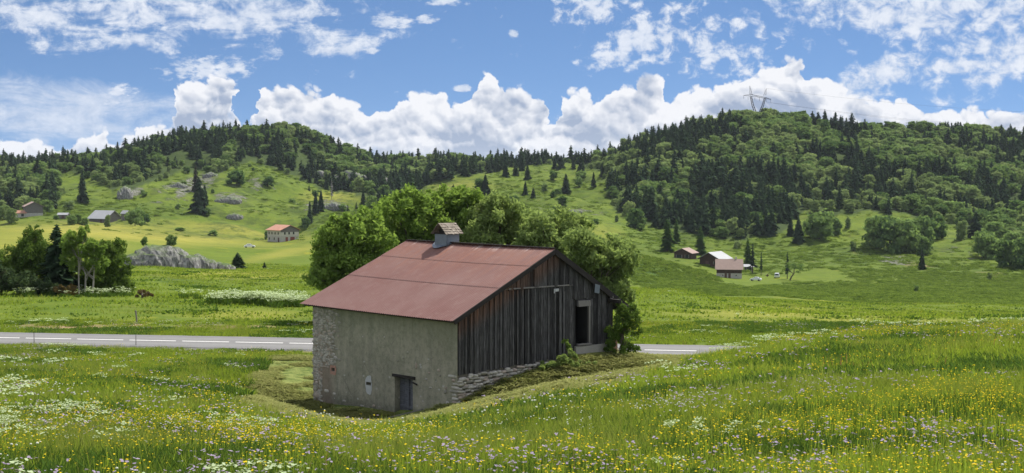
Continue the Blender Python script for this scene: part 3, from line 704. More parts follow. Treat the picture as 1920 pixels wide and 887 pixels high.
# ------------------------------------------------------------------ the woods on the hills
def hidden_grid():
    """highest slope in front of every point of the (distance, direction) grid"""
    D = np.exp(np.linspace(math.log(30), math.log(1650), 500)); t = np.linspace(-.42, .42, 400)
    DD, TT = np.meshgrid(D, t, indexing='ij'); Z = height((TT*DD).ravel(), DD.ravel()).reshape(DD.shape)
    return D, t, np.maximum.accumulate(Z/DD, 0)
HG = hidden_grid()
def visible(x, y, ztop):
    D, t, S = HG; i = np.clip(np.searchsorted(D, y*.985)-1, 0, len(D)-1); j = np.clip(((x/y - t[0])/(t[1]-t[0])).astype(int), 0, len(t)-1)
    return ztop/y > S[i, j]
def woods():
    r = np.random.default_rng(21)
    pts = []
    cell = 7.4
    ys = np.arange(640, 1560, cell)
    X, Y = [], []
    for y in ys:
        w = .40*y; xs = np.arange(-w, w, cell); X.append(xs + r.uniform(-3.4, 3.4, len(xs))); Y.append(np.full(len(xs), y) + r.uniform(-3.4, 3.4, len(xs)))
    X = np.concatenate(X); Y = np.concatenate(Y); Z = height(X, Y); px, py = project(X, Y, Z)
    openz = inpoly(px, py, [(216,350),(257,350),(338,320),(400,322),(473,300),(530,318),(600,350),(669,362),(700,378),(650,384),(600,376),(540,352),(480,356),(430,362),(380,372),(300,378),(230,376)]) & (Y > 640) & ~forest_mask(px, py, Y)
    ok = forest_mask(px, py, Y) | (openz & (r.random(len(X)) < .17*(vnoise(X/22, Y/22, 8) > .4)*1.6))
    X, Y, Z, px, py = [a[ok] for a in (X, Y, Z, px, py)]
    dens = vnoise(X/28, Y/28, 91)
    # chance of a conifer by place
    pc = np.full(len(X), .20)
    def zone(cond, p):
        pc[cond] = p
    zone((px > 1128) & (px < 1330) & (py < 330), .72)
    zone((px > 1280) & (px < 1500) & (py > 330), .85)
    zone((px > 1150) & (px < 1290) & (py > 330), .42)
    zone((px > 1500) & (px < 1640) & (py > 345), .45)
    zone((px > 1640) & (px < 1930) & (py > 300) & (py < 400), .55)
    zone((px > 1860) & (py < 330), .8)
    zone((px > 1560) & (px < 1800) & (py < 262), .30)
    zone((px < 105), .62)
    zone((px > 105) & (px < 420) & (py < 300), .35)
    zone((px > 105) & (px < 560) & (py < 262), .30)
    zone((px > 690) & (px < 1130), .50)
    pc = np.clip(np.where(pc > .7, pc + .05 + (vnoise(X/38, Y/55, 5)-.5)*.7, pc - .05 + (vnoise(X/38, Y/55, 5)-.5)*1.7), .02, .97)
    con = r.random(len(X)) < pc
    con_h = (px > 1150) & (px < 1640) & (py > 320)
    edge = ~(forest_mask(px, py+9, Y)); outm = ~forest_mask(px, py, Y)
    bare = (dens < .17) & ~con & (px < 1128)
    light = ~con & ((vnoise(X/60, Y/60, 15) > .62) | (r.random(len(X)) < .26))
    h = np.where(con, 7.0+7.5*r.random(len(X))**1.5, r.uniform(5.2, 11.0, len(X)))
    h = np.where(con & con_h, h*1.18, h); h = np.where(outm, r.uniform(2.6, 5.0, len(X)), h)
    h = h*np.where(edge & ~con & ~outm, .75, 1)*np.where((px < 560) & (px > 105) & ~con, .85, 1)
    zone_br = (px > 1480) & (px < 1630) & (py > 330) & (py < 400) & ~con
    light = light | zone_br
    thin = (px > 200) & (px < 700) & (py > 285) & (r.random(len(X)) < .30)         # open scrub on the rocky face
    thin2 = ~con & (r.random(len(X)) < .12)
    keep = ~bare & ~thin & ~thin2 & visible(X, Y, Z+h)
    X, Y, Z, px, py, con, light, h = [a[keep] for a in (X, Y, Z, px, py, con, light, h)]
    size = h/Y + ((px > -20) & (px < 1940))*1.0
    order = np.argsort(-size)
    rank = {True: 0, False: 0}; ind = []; rest = []
    # the 250 that show largest of either kind are trees of their own
    for i in order:
        c = bool(con[i])
        if rank[c] < 250: rank[c] += 1; ind.append(i)
        else: rest.append(i)
    def region(i):
        x, y = px[i], py[i]
        if x < 105: return 'in the far left wood behind the farm'
        if x < 420: return 'on the left hill, left of its summit'
        if x < 640: return 'around the summit of the left hill'
        if x < 880: return 'between the left hill and the saddle'
        if x < 1128: return 'along the saddle between the hills'
        if x < 1330: return 'on the left flank of the right hill'
        if x < 1500: return 'below the pylon on the right hill'
        if x < 1700: return 'on the middle slope of the right hill'
        return 'at the right end of the right hill'
    for i in ind:
        k = ('spruce' if con[i] else ('light' if light[i] else 'broad'))
        who = {'spruce': 'dark pointed spruce', 'light': 'light green round broadleaf tree', 'broad': 'dark green round broadleaf tree'}[k]
        lab = who + ' ' + region(i); tree(k, X[i], Y[i], Z[i]-.2, h[i], 1.0 if con[i] else r.uniform(1.05, 1.4), lab, who.split(' ', 1)[1]+'s '+region(i))
    rest = np.array(rest)
    print('woods: individuals', len(ind), 'in the mass', len(rest))
    for nm, sel, kinds in (('distant_conifer_wood', con[rest], ['spruce']), ('distant_broadleaf_wood', ~con[rest], ['broad', 'light'])):
        I = rest[sel]; vs = [tmesh(k, q) for k in kinds for q in range(6)]
        vi = r.integers(0, 6, len(I)) + (6*light[I].astype(int) if len(kinds) > 1 else 0)
        s = np.stack([h[I]*np.where(con[I], r.uniform(.9, 1.2, len(I)), r.uniform(1.05, 1.4, len(I)))]*2+[h[I]], 1)
        scatter(nm, np.stack([X[I], Y[I], Z[I]-.2], 1), vi, r.uniform(0, 6.28, len(I)), s, vs,
                'far dark conifers of the woods, the hundreds behind the nearest ones' if 'conifer' in nm else 'far leafy trees of the hillside woods, the hundreds behind the nearest ones', 'wood')
woods()

# ------------------------------------------------------------------ trees one can point at, by where the photograph shows them
# (column, row of the foot, height in rows, kind, width factor, label)
LONE = [
 (155,378,62,'bigspruce',.95,'large dark spruce alone in the green gap of the left hill'),
 (373,397,66,'bigspruce',1.0,'large very dark spruce standing alone on the rocky left slope'),
 (367,360,50,'dull',1.0,'brownish dying spruce just above the large lone dark spruce'),
 (384,385,40,'bigspruce',.9,'slimmer dark spruce touching the right side of the lone dark spruce'),
 (389,404,15,'bush',1.0,'small round dark bush at the foot of the lone dark spruce'),
 (443,348,30,'bush',.95,'broad dark round bush on the rocky left slope'),
 (403,322,16,'bushlight',1.0,'pale small bush on the rocks above the lone dark spruce'),
 (420,318,20,'bushlight',1.0,'pale greyish bush at the upper edge of the left scree'),
 (271,368,9,'bush',1.0,'tiny bush on the left slope below the cliff'),
 (335,391,9,'bush',1.0,'tiny dark bush in the grass left of the lone dark spruce'),
 (502,350,20,'bush',1.0,'grey green bush on the grass slope under the left summit'),
 (548,382,10,'bush',1.0,'small round bush alone on the slope above the white farmhouse'),
 (612,356,32,'bigspruce',1.0,'dark spruce at the edge of the rocks right of the left summit'),
 (622,374,36,'snag',1.0,'bare grey dead conifer beside the rocks'),
 (592,402,44,'bigspruce',.8,'tall dark spruce at the top of the clump above the white farmhouse'),
 (602,396,40,'bigspruce',.8,'right hand spruce of the clump above the white farmhouse'),
 (581,418,42,'bigspruce',.75,'lower spruce of the clump above the white farmhouse'),
 (573,428,22,'bush',.6,'dark shrub at the bottom of the spruce clump above the farmhouse'),
 (642,398,16,'bush',1.0,'dark bush by the pale rocks left of the grassy spur'),
 (652,398,14,'spruce',1.0,'little spruce by the pale rocks left of the grassy spur'),
 (668,392,14,'spruce',1.0,'little spruce at the top edge of the grassy spur'),
 (681,391,34,'bigspruce',1.0,'dark spruce at the left end of the row along the spur'),
 (697,390,28,'broad',1.1,'round broadleaf tree beside the spruce along the spur'),
 (719,386,34,'bigspruce',.9,'pointed dark spruce in the middle of the row along the spur'),
 (735,384,26,'light',.9,'light green tree right of the spruce along the spur'),
 (757,372,20,'broad',1.0,'dark leafy tree where the spur meets the wood'),
 (774,364,26,'bigspruce',1.0,'dark spruce where the spur meets the wood'),
 (850,358,13,'spruce',1.4,'small dark conifer alone on the spur above the leafy trees'),
 (832,352,10,'spruce',1.4,'tiny dark conifer left of another on the spur'),
 (910,362,35,'bigspruce',1.1,'broad dark spruce at the edge of the saddle meadow'),
 (900,355,24,'broad',1.0,'leafy tree left of the broad dark spruce by the saddle meadow'),
 (948,330,30,'bigspruce',.9,'dark spruce on the skyline at the saddle meadow top left'),
 (967,331,32,'bigspruce',.9,'dark spruce at the left of a skyline pair above the saddle meadow'),
 (979,320,34,'bigspruce',.9,'tall pointed spruce standing on the saddle skyline'),
 (1006,303,16,'bigspruce',1.0,'small spruce on the bare crest of the saddle'),
 (989,337,28,'bigspruce',1.1,'wide dark spruce high on the saddle meadow'),
 (985,367,28,'bigspruce',1.1,'larger of two neighbouring spruces at the left of the saddle meadow'),
 (1000,372,21,'bigspruce',1.0,'smaller of two neighbouring spruces at the left of the saddle meadow'),
 (963,386,20,'bush',.9,'dark bush at the left edge of the saddle meadow'),
 (1021,358,15,'bushlight',.8,'pale sparse shrub in the saddle meadow'),
 (1037,370,15,'broad',1.0,'small dark leafy tree in the saddle meadow'),
 (1046,365,12,'bush',.9,'little dark bush right of the small leafy tree in the saddle meadow'),
 (1038,338,18,'bush',.9,'rounded bush high in the saddle meadow'),
 (1061,359,34,'bigspruce',1.0,'tallest dark spruce in the middle of the saddle meadow'),
 (1054,387,24,'broad',.95,'round leafy tree in the lower saddle meadow'),
 (1040,394,8,'bush',1.0,'tiny shrub below the round leafy tree'),
 (1085,351,18,'bush',.95,'rounded pale bush right of the tallest spruce in the meadow'),
 (1090,337,17,'bush',1.0,'dark bush below the skyline spruces of the saddle'),
 (1040,316,22,'bigspruce',1.3,'dark broad spruce on the saddle skyline'),
 (1052,316,26,'bigspruce',1.2,'dark spruce in the clump on the saddle skyline'),
 (1075,316,20,'bigspruce',1.0,'short spruce between the skyline clump and the tall skyline spruce'),
 (1090,324,40,'bigspruce',.9,'tallest spruce on the saddle skyline'),
 (1113,349,26,'bigspruce',1.0,'dark spruce standing at the right of the saddle meadow'),
 (1129,330,26,'bigspruce',.9,'dark spruce where the saddle meets the right hill'),
 (1116,421,11,'bush',1.3,'flat dark bush low on the open slope'),
 (1156,416,15,'light',.8,'small pale young tree at the foot of the right wood'),
 (1180,408,36,'light',.9,'light leafy tree at the left corner of the right wood'),
 (1192,431,50,'broad',1.0,'large leafy tree standing out at the left corner of the right wood'),
 (1268,456,46,'larch',1.1,'green larch half hidden behind the larch left of the chalets'),
 (1251,472,62,'larch',1.1,'tall green larch left of the chalets'),
 (1313,478,54,'larch',1.2,'wide green larch behind the leftmost chalet'),
 (1383,466,16,'bushlight',1.1,'pale bush at the foot of the wood above the chalets'),
 (1402,497,52,'larch',1.0,'green larch right behind the chalet roof'),
 (1411,513,58,'thinpine',1.4,'dark straggly pine right of the pink roofed chalet'),
 (1427,517,46,'thinpine',.8,'very narrow dark conifer by the parked silver car'),
 (1476,523,52,'thinpine',1.0,'slim conifer right of the white van'),
 (1482,443,45,'bigspruce',.85,'dark spruce left of the big round tree below the wood'),
 (1497,454,48,'bigspruce',.9,'lower spruce leaning against the big round tree'),
 (1536,448,64,'broad',1.10,'big round dark tree below the right wood'),
 (1566,440,38,'broad',.9,'smaller round tree at the right side of the big round one'),
 (1590,428,26,'light',.7,'sparse pale young tree on the bright strip of slope'),
 (1640,462,72,'broad',.95,'left tree of the big dark thicket on the right slope'),
 (1668,470,76,'broad',.9,'second tree of the big dark thicket on the right slope'),
 (1700,472,74,'broad',.9,'middle tree of the big dark thicket on the right slope'),
 (1730,462,70,'broad',.85,'right tree of the big dark thicket on the right slope'),
 (1733,478,42,'broad',.9,'low leafy tree in front of the thicket on the right slope'),
 (1755,448,52,'broad',.9,'leafy tree at the right end of the thicket'),
 (1671,475,16,'light',.8,'tiny pale tree at the lower edge of the thicket'),
 (1729,506,42,'bigspruce',.95,'single spruce standing below the big dark thicket'),
 (1803,450,44,'light',.8,'pale broadleaf tree between the thicket and the right edge trees'),
 (1850,484,62,'broad',.95,'big dark round tree near the right edge of the photo'),
 (1885,500,62,'broad',.9,'dark leafy tree next to the right edge of the photo'),
 (1918,505,70,'broad',.9,'dark leafy tree cut by the right edge of the photo'),
 (1830,445,50,'spruce',1.2,'dark spruce above the big round tree near the right edge'),
 (1856,526,16,'bushlight',.6,'sparse little shrub below the right edge trees'),
 (1718,548,14,'bush',.8,'small shrub at the lower right of the rough slope'),
 (1404,214,27,'spruce',1.0,'spruce on the summit just left of the pylon'),
 (1424,214,8,'bush',1.2,'dark round bush at the foot of the pylon'),
 (1705,247,22,'bigspruce',1.0,'tallest spruce on the right skyline'),
 (1797,247,16,'bigspruce',1.0,'lone spruce on the right skyline near the edge of the photo'),
 (1645,248,17,'bigspruce',1.0,'left one of three spruces on the right skyline'),
 (1661,248,19,'bigspruce',1.0,'middle one of three spruces on the right skyline'),
 (1677,249,15,'bigspruce',1.0,'right one of three spruces on the right skyline'),
 (1600,470,22,'light',.9,'small pale tree left of the thicket'),
 (88,399,30,'broad',1.25,'dark round tree right of the upper farmhouse at left'),
 (6,411,32,'light',.8,'bright leafy tree at the left edge by the farm'),
 (22,419,36,'light',.85,'bright leafy tree in front of the porch of the farm'),
 (80,404,12,'bushlight',1.0,'low bright bush below the dark round tree of the farm'),
 (135,421,22,'broad',1.0,'left tree of the group between the farm buildings'),
 (146,420,23,'broad',1.0,'middle tree of the group between the farm buildings'),
 (159,423,19,'broad',.9,'right tree of the group between the farm buildings'),
 (130,392,16,'bushlight',1.0,'bush on the bank above the farm trees'),
 (105,412,9,'bush',1.3,'small garden bush left of the farm tree group'),
 (202,425,27,'light',.65,'sparse young tree before the large grey barn roof'),
 (253,424,34,'bush',.75,'dense dark tree right of the little shed'),
 (271,420,22,'bush',.8,'dark bush right of the dense dark tree by the shed'),
 (338,434,8,'bush',2.6,'long low shrub belt along the foot of the left slope'),
 (399,442,11,'bush',1.2,'low rounded bush in the field left of the white farmhouse'),
 (502,449,16,'bush',.75,'greyish bush at the left corner of the white farmhouse'),
 (446,504,31,'bigspruce',1.9,'small wide dark spruce in the field right of the rock outcrop'),
 (496,503,12,'spruce',1.8,'tiny dark spruce alone in the field'),
]
def lone_trees():
    P = hits([a[0] for a in LONE], [a[1] for a in LONE], 110)
    for (px, py, hh, kind, wx, lab), (x, y, z) in zip(LONE, P):
        h = hh*y/3000*1.02
        wx2 = wx
        tree(kind, x, y, z-(.10 if kind in ('broad','light') else .02)*h, h, wx2, lab, parts=(hh > 25 and y < 800))
lone_trees()

# low scrub and tussocks roughening the open slopes
def scrub():
    g = np.random.default_rng(90); vs = []
    for i in range(5):
        m = MB(); L = [((g.uniform(-.5,.5), g.uniform(-.5,.5), g.uniform(.05,.18)), (g.uniform(.25,.45), g.uniform(.25,.45), g.uniform(.14,.30))) for _ in range(6)]
        P, N = shell(150, L, .4); m.addq(leaf_quads(P, .085, N, .5, .7), 0); vs.append(m.mesh('scrub', [SCRUB if i < 3 else SCRUBL]))
    n = 170000; Y = np.concatenate([np.sqrt(g.uniform(640.**2, 1350.**2, 60000)), np.sqrt(g.uniform(230.**2, 640.**2, 110000))]); X = g.uniform(-.40, .40, n)*Y; Z = height(X, Y); px, py = project(X, Y, Z)
    rough = ellmask(px, py, ROUGH_SHADED, Y); nz = vnoise(X/26, Y/26, 61)*.6 + vnoise(X/8, Y/8, 62)*.4
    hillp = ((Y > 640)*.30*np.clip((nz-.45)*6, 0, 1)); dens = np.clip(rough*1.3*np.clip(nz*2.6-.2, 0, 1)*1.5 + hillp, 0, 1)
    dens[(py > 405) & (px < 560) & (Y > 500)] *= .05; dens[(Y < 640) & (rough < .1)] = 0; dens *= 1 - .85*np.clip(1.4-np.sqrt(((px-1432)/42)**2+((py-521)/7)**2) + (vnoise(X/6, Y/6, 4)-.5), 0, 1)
    ok = (g.random(n) < dens) & ~forest_mask(px, py, Y) & visible(X, Y, Z+.8)
    X, Y, Z, px = X[ok], Y[ok], Z[ok], px[ok]; s = g.uniform(.7, 2.0, len(X))*np.where(Y > 640, 1.35, .85)
    print('scrub', len(X))
    scatter('hillside_scrub', np.stack([X, Y, Z-.05], 1), g.integers(0, 5, len(X)), g.uniform(0, 6.28, len(X)), np.stack([s*1.3, s*1.3, s*g.uniform(.5, 1.1, len(X))], 1), vs, 'low bracken, heath and scrub covering the open slopes and knolls', 'scrub')
SCRUB = leafmat('scrub_foliage', (.050,.092,.018), (.165,.230,.042), .42, None, .7); SCRUBL = leafmat('bracken_foliage', (.080,.130,.024), (.190,.260,.050), .4, None, .7)
scrub()
# ------------------------------------------------------------------ the barn
def barn_mats():
    M = {}
    m, nt = newmat('lime_render'); P = coords(nt); X, Y, Z = sepxyz(nt, P)
    a = noise(nt, P, .55, 5, .65); b = noise(nt, P, 5, 5, .7); c_ = noise(nt, P, 28, 3, .7)
    Ps = xyz(nt, X*2.2, Y*2.2, Z*.25); run = noise(nt, Ps, 1.2, 4, .6)
    c = mixc(nt, ((a-.5)*2.6+.5).clamp(), (.225,.213,.158), (.360,.332,.258))
    c = mixc(nt, ((b-.5)*4+.3).clamp()*.65, c, (.120,.130,.080))
    c = mixc(nt, ((run-.5)*3.2+.25).clamp()*.45, c, (.090,.092,.070))
    c = mixc(nt, ((c_-.5)*4+.3).clamp()*.35, c, (.30,.28,.22))
    # lichen stain under the eave, damp along the ground, reddish old mortar at the far corner
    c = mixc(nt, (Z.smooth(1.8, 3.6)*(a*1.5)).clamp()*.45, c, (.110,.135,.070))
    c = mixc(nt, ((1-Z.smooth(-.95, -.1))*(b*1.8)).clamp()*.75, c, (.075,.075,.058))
    red = Y.smooth(8.9, 9.9)*(1-Z.smooth(1.4, 2.8))*(a*1.5)
    c = mixc(nt, red.clamp()*.75, c, (.205,.135,.105))
    # flakes where paler undercoat or stone shows
    v = voro(nt, xyz(nt, X, Y*1.0, Z*1.5), 2.3, 0, 'F1'); fl = noise(nt, P, 1.0, 3, .6)
    k = (1-v.smooth(.12, .20))*fl.smooth(.46, .56)*(1-Z.smooth(1.6, 3.0))
    c = mixc(nt, k*.8, c, (.38,.37,.34))
    crack = voro(nt, P, .7, 2, 'DISTANCE_TO_EDGE'); kk = (1-crack.smooth(0, .012))*fl.smooth(.5, .6)
    c = mixc(nt, kk*.4, c, (.06,.06,.05))
    finish(nt, c, .95, b + c_*.5 - k*.8, .6, .04); M['plaster'] = m
    m, nt = newmat('weathered_planks'); P = coords(nt); X, Y, Z = sepxyz(nt, P); r = attr(nt, 'rnd')
    gr = noise(nt, xyz(nt, X*16, Y*16 + r*40, Z*.8 + r*31), 2.2, 6, .7); kn = noise(nt, xyz(nt, X*6, r*50, Z*2.0), 1.6, 3, .5)
    c = mixc(nt, (gr*1.7-.40 + (r-.4)*.95).clamp(), (.007,.006,.006), (.070,.067,.066))
    c = mixc(nt, (((gr-.5)*4+.1).clamp())*.6*(r*1.6).clamp(), c, (.25,.245,.245))
    c = mixc(nt, (1-kn.smooth(.24, .32))*.8, c, (.010,.009,.008))
    # brown, sheltered wood directly under the verge
    brn = attr(nt, 'rnd'); top = (Z - (3.15 + X*.489)).smooth(-.75, .10)*(1-X.smooth(6.3, 7.2))
    c = mixc(nt, (top*(r*1.3+.1)*((gr-.2)*1.6)).clamp(), c, (.165,.058,.018))
    finish(nt, c, .9, gr, .5, .02); M['planks'] = m
    m, nt = newmat('pale_plank'); P = coords(nt); X, Y, Z = sepxyz(nt, P); gr = noise(nt, xyz(nt, X*16, Y*16, Z*.8), 2.2, 5, .7)
    c = mixc(nt, gr, (.07,.065,.06), (.27,.25,.23)); finish(nt, c, .9, gr, .4, .01); M['pale'] = m
    m, nt = newmat('rubble_stone'); P = coords(nt); r = attr(nt, 'rnd'); n = noise(nt, P, 5, 5, .7)
    c = mixc(nt, r, (.22,.205,.175), (.46,.43,.38)); c = mixc(nt, ((n-.5)*3+.3).clamp()*.6, c, (.10,.10,.075)); c = mixc(nt, (r*7)._m('FRACT', r*7).smooth(.8, .85)*.5, c, (.33,.24,.19))
    finish(nt, c, .95, n, .5, .03); M['stone'] = m
    m, nt = newmat('mortar'); P = coords(nt); n = noise(nt, P, 6, 5, .7)
    c = mixc(nt, n, (.07,.065,.05), (.20,.18,.145)); finish(nt, c, .98, n, .8, .05); M['mortar'] = m
    m, nt = newmat('cement'); P = coords(nt); n = noise(nt, P, 3, 5, .7)
    c = mixc(nt, n, (.20,.19,.165), (.38,.36,.32)); finish(nt, c, .95, n, .4, .03); M['cement'] = m
    # red-oxide painted sheet: X runs down the slope (0 eave, 5.6 ridge), Y along the roof
    m, nt = newmat('red_sheet_metal'); P = coords(nt); X, Y, Z = sepxyz(nt, P)
    a = noise(nt, P, .35, 5, .6); b = noise(nt, P, 2.3, 5, .7); st = noise(nt, xyz(nt, X*.35, Y*3.0, 0.0), 1.3, 5, .65)
    c = mixc(nt, ((a-.5)*2.4+.5).clamp(), (.128,.050,.041), (.165,.087,.075))
    hi = X.smooth(1.5, 5.2)
    c = mixc(nt, (hi*((st-.5)*3.4+.45)).clamp()*.75, c, (.205,.075,.040))
    c = mixc(nt, ((b-.5)*4).clamp()*.55, c, (.205,.128,.115))
    c = mixc(nt, ((st-.55)*5).clamp()*(1-hi*.6)*.5, c, (.190,.085,.078))
    # pale where the paint has gone along the ridge
    c = mixc(nt, (X.smooth(5.05, 5.55)*((st-.52)*6)).clamp()*.8, c, (.42,.38,.36))
    # sheet joints
    def line(e, at, w): return 1-(e-at)._m('ABSOLUTE', e-at).smooth(w*.4, w)
    j = line(X + (b-.5)*.03, 2.43, .035).max(line(X, 4.2, .022)*.6)
    yj = (Y/2.02 + .22); fr = yj._m('FRACT', yj); vj = line(fr, .5, .008)*.55
    c = mixc(nt, j.max(vj)*.6, c, (.095,.045,.040))
    finish(nt, c, (b*.3+.50), b, .15, .02, 0, .35); M['roof'] = m
    M['darkwood'] = plain('dark_tarred_wood', (.022,.018,.016), .85, .3, 3)
    m, nt = newmat('zinc'); n = noise(nt, coords(nt), 3, 4, .6); c = mixc(nt, n, (.085,.10,.125), (.19,.215,.25)); finish(nt, c, .5, n, .2, .02, .3, .4); M['zinc'] = m
    m, nt = newmat('wood_shingles'); P = coords(nt); r = attr(nt, 'rnd'); n = noise(nt, P, 12, 4, .7)
    c = mixc(nt, (r*.6+n*.5-.1).clamp(), (.11,.09,.068), (.28,.24,.20)); finish(nt, c, .9, n, .3, .01); M['shingle'] = m
    m, nt = newmat('stable_door_wood'); P = coords(nt); r = attr(nt, 'rnd'); X, Y, Z = sepxyz(nt, P); n = noise(nt, xyz(nt, X*4, Y*2, Z*14), 2, 5, .7)
    c = mixc(nt, (n*1.5-.3+(r-.5)*.5).clamp(), (.035,.036,.045), (.16,.165,.19)); finish(nt, c, .85, n, .5, .02); M['door'] = m
    M['brick'] = plain('pink_brick', (.36,.20,.15), .9, .25, 6); M['white'] = plain('old_limewash', (.40,.405,.40), .9, .12, 5)
    M['dark'] = plain('dark_interior', (.012,.012,.012), .95, .2, 3); M['iron'] = plain('rusty_iron', (.05,.035,.03), .6, .3, 9)
    return M
BM = barn_mats()
EAVE, RIDGE, BACK = 3.686, 6.424, 3.60; RX, WX = 5.6, 10.25; RLEN, ELEN = 10.68, 11.33
def roof_z(x): return EAVE + (RIDGE-EAVE)*x/RX if x <= RX else RIDGE + (BACK-RIDGE)*(x-RX)/(WX-RX)
def wall_holes(m, x0, x1, y0, y1, z0, z1, holes, mat=0):
    """stone wall between the planes x0 (outside) and x1, with real openings (y0, y1, z0, z1)"""
    ys = sorted({y0, y1, *[h[0] for h in holes], *[h[1] for h in holes]}); zs = sorted({z0, z1, *[h[2] for h in holes], *[h[3] for h in holes]})
    for i in range(len(ys)-1):
        for j in range(len(zs)-1):
            a, b, c, d = ys[i], ys[i+1], zs[j], zs[j+1]
            if any(h[0] <= a and b <= h[1] and h[2] <= c and d <= h[3] for h in holes): continue
            m.add([(x0,a,c),(x0,b,c),(x0,b,d),(x0,a,d)], [(3,2,1,0)], mat, .5)
            m.add([(x1,a,c),(x1,b,c),(x1,b,d),(x1,a,d)], [(0,1,2,3)], mat, .5)
    for a, b, c, d in holes:
        m.add([(x0,a,c),(x1,a,c),(x1,a,d),(x0,a,d)], [(0,1,2,3)], mat, .5); m.add([(x0,b,c),(x1,b,c),(x1,b,d),(x0,b,d)], [(3,2,1,0)], mat, .5)
        m.add([(x0,a,d),(x1,a,d),(x1,b,d),(x0,b,d)], [(0,1,2,3)], mat, .5); m.add([(x0,a,c),(x1,a,c),(x1,b,c),(x0,b,c)], [(3,2,1,0)], mat, .5)
    for y in (y0, y1): m.add([(x0,y,z0),(x1,y,z0),(x1,y,z1),(x0,y,z1)], [(0,1,2,3)], mat, .5)
    m.add([(x0,y0,z1),(x1,y0,z1),(x1,y1,z1),(x0,y1,z1)], [(0,1,2,3)], mat, .5)
def stones(m, c, s, rz=0, mat=0):
    v, f = ICO[2]; p = np.sign(v)*np.abs(v)**.62; p = p*(1+rng.uniform(-.09, .09, (len(v), 1)))*np.array(s)
    a = rng.uniform(-.12, .12); p = np.stack([p[:,0]*1.0 - p[:,2]*a, p[:,1], p[:,2]+p[:,0]*a], 1)
    m.add(p+np.array(c), f, mat, random.random())

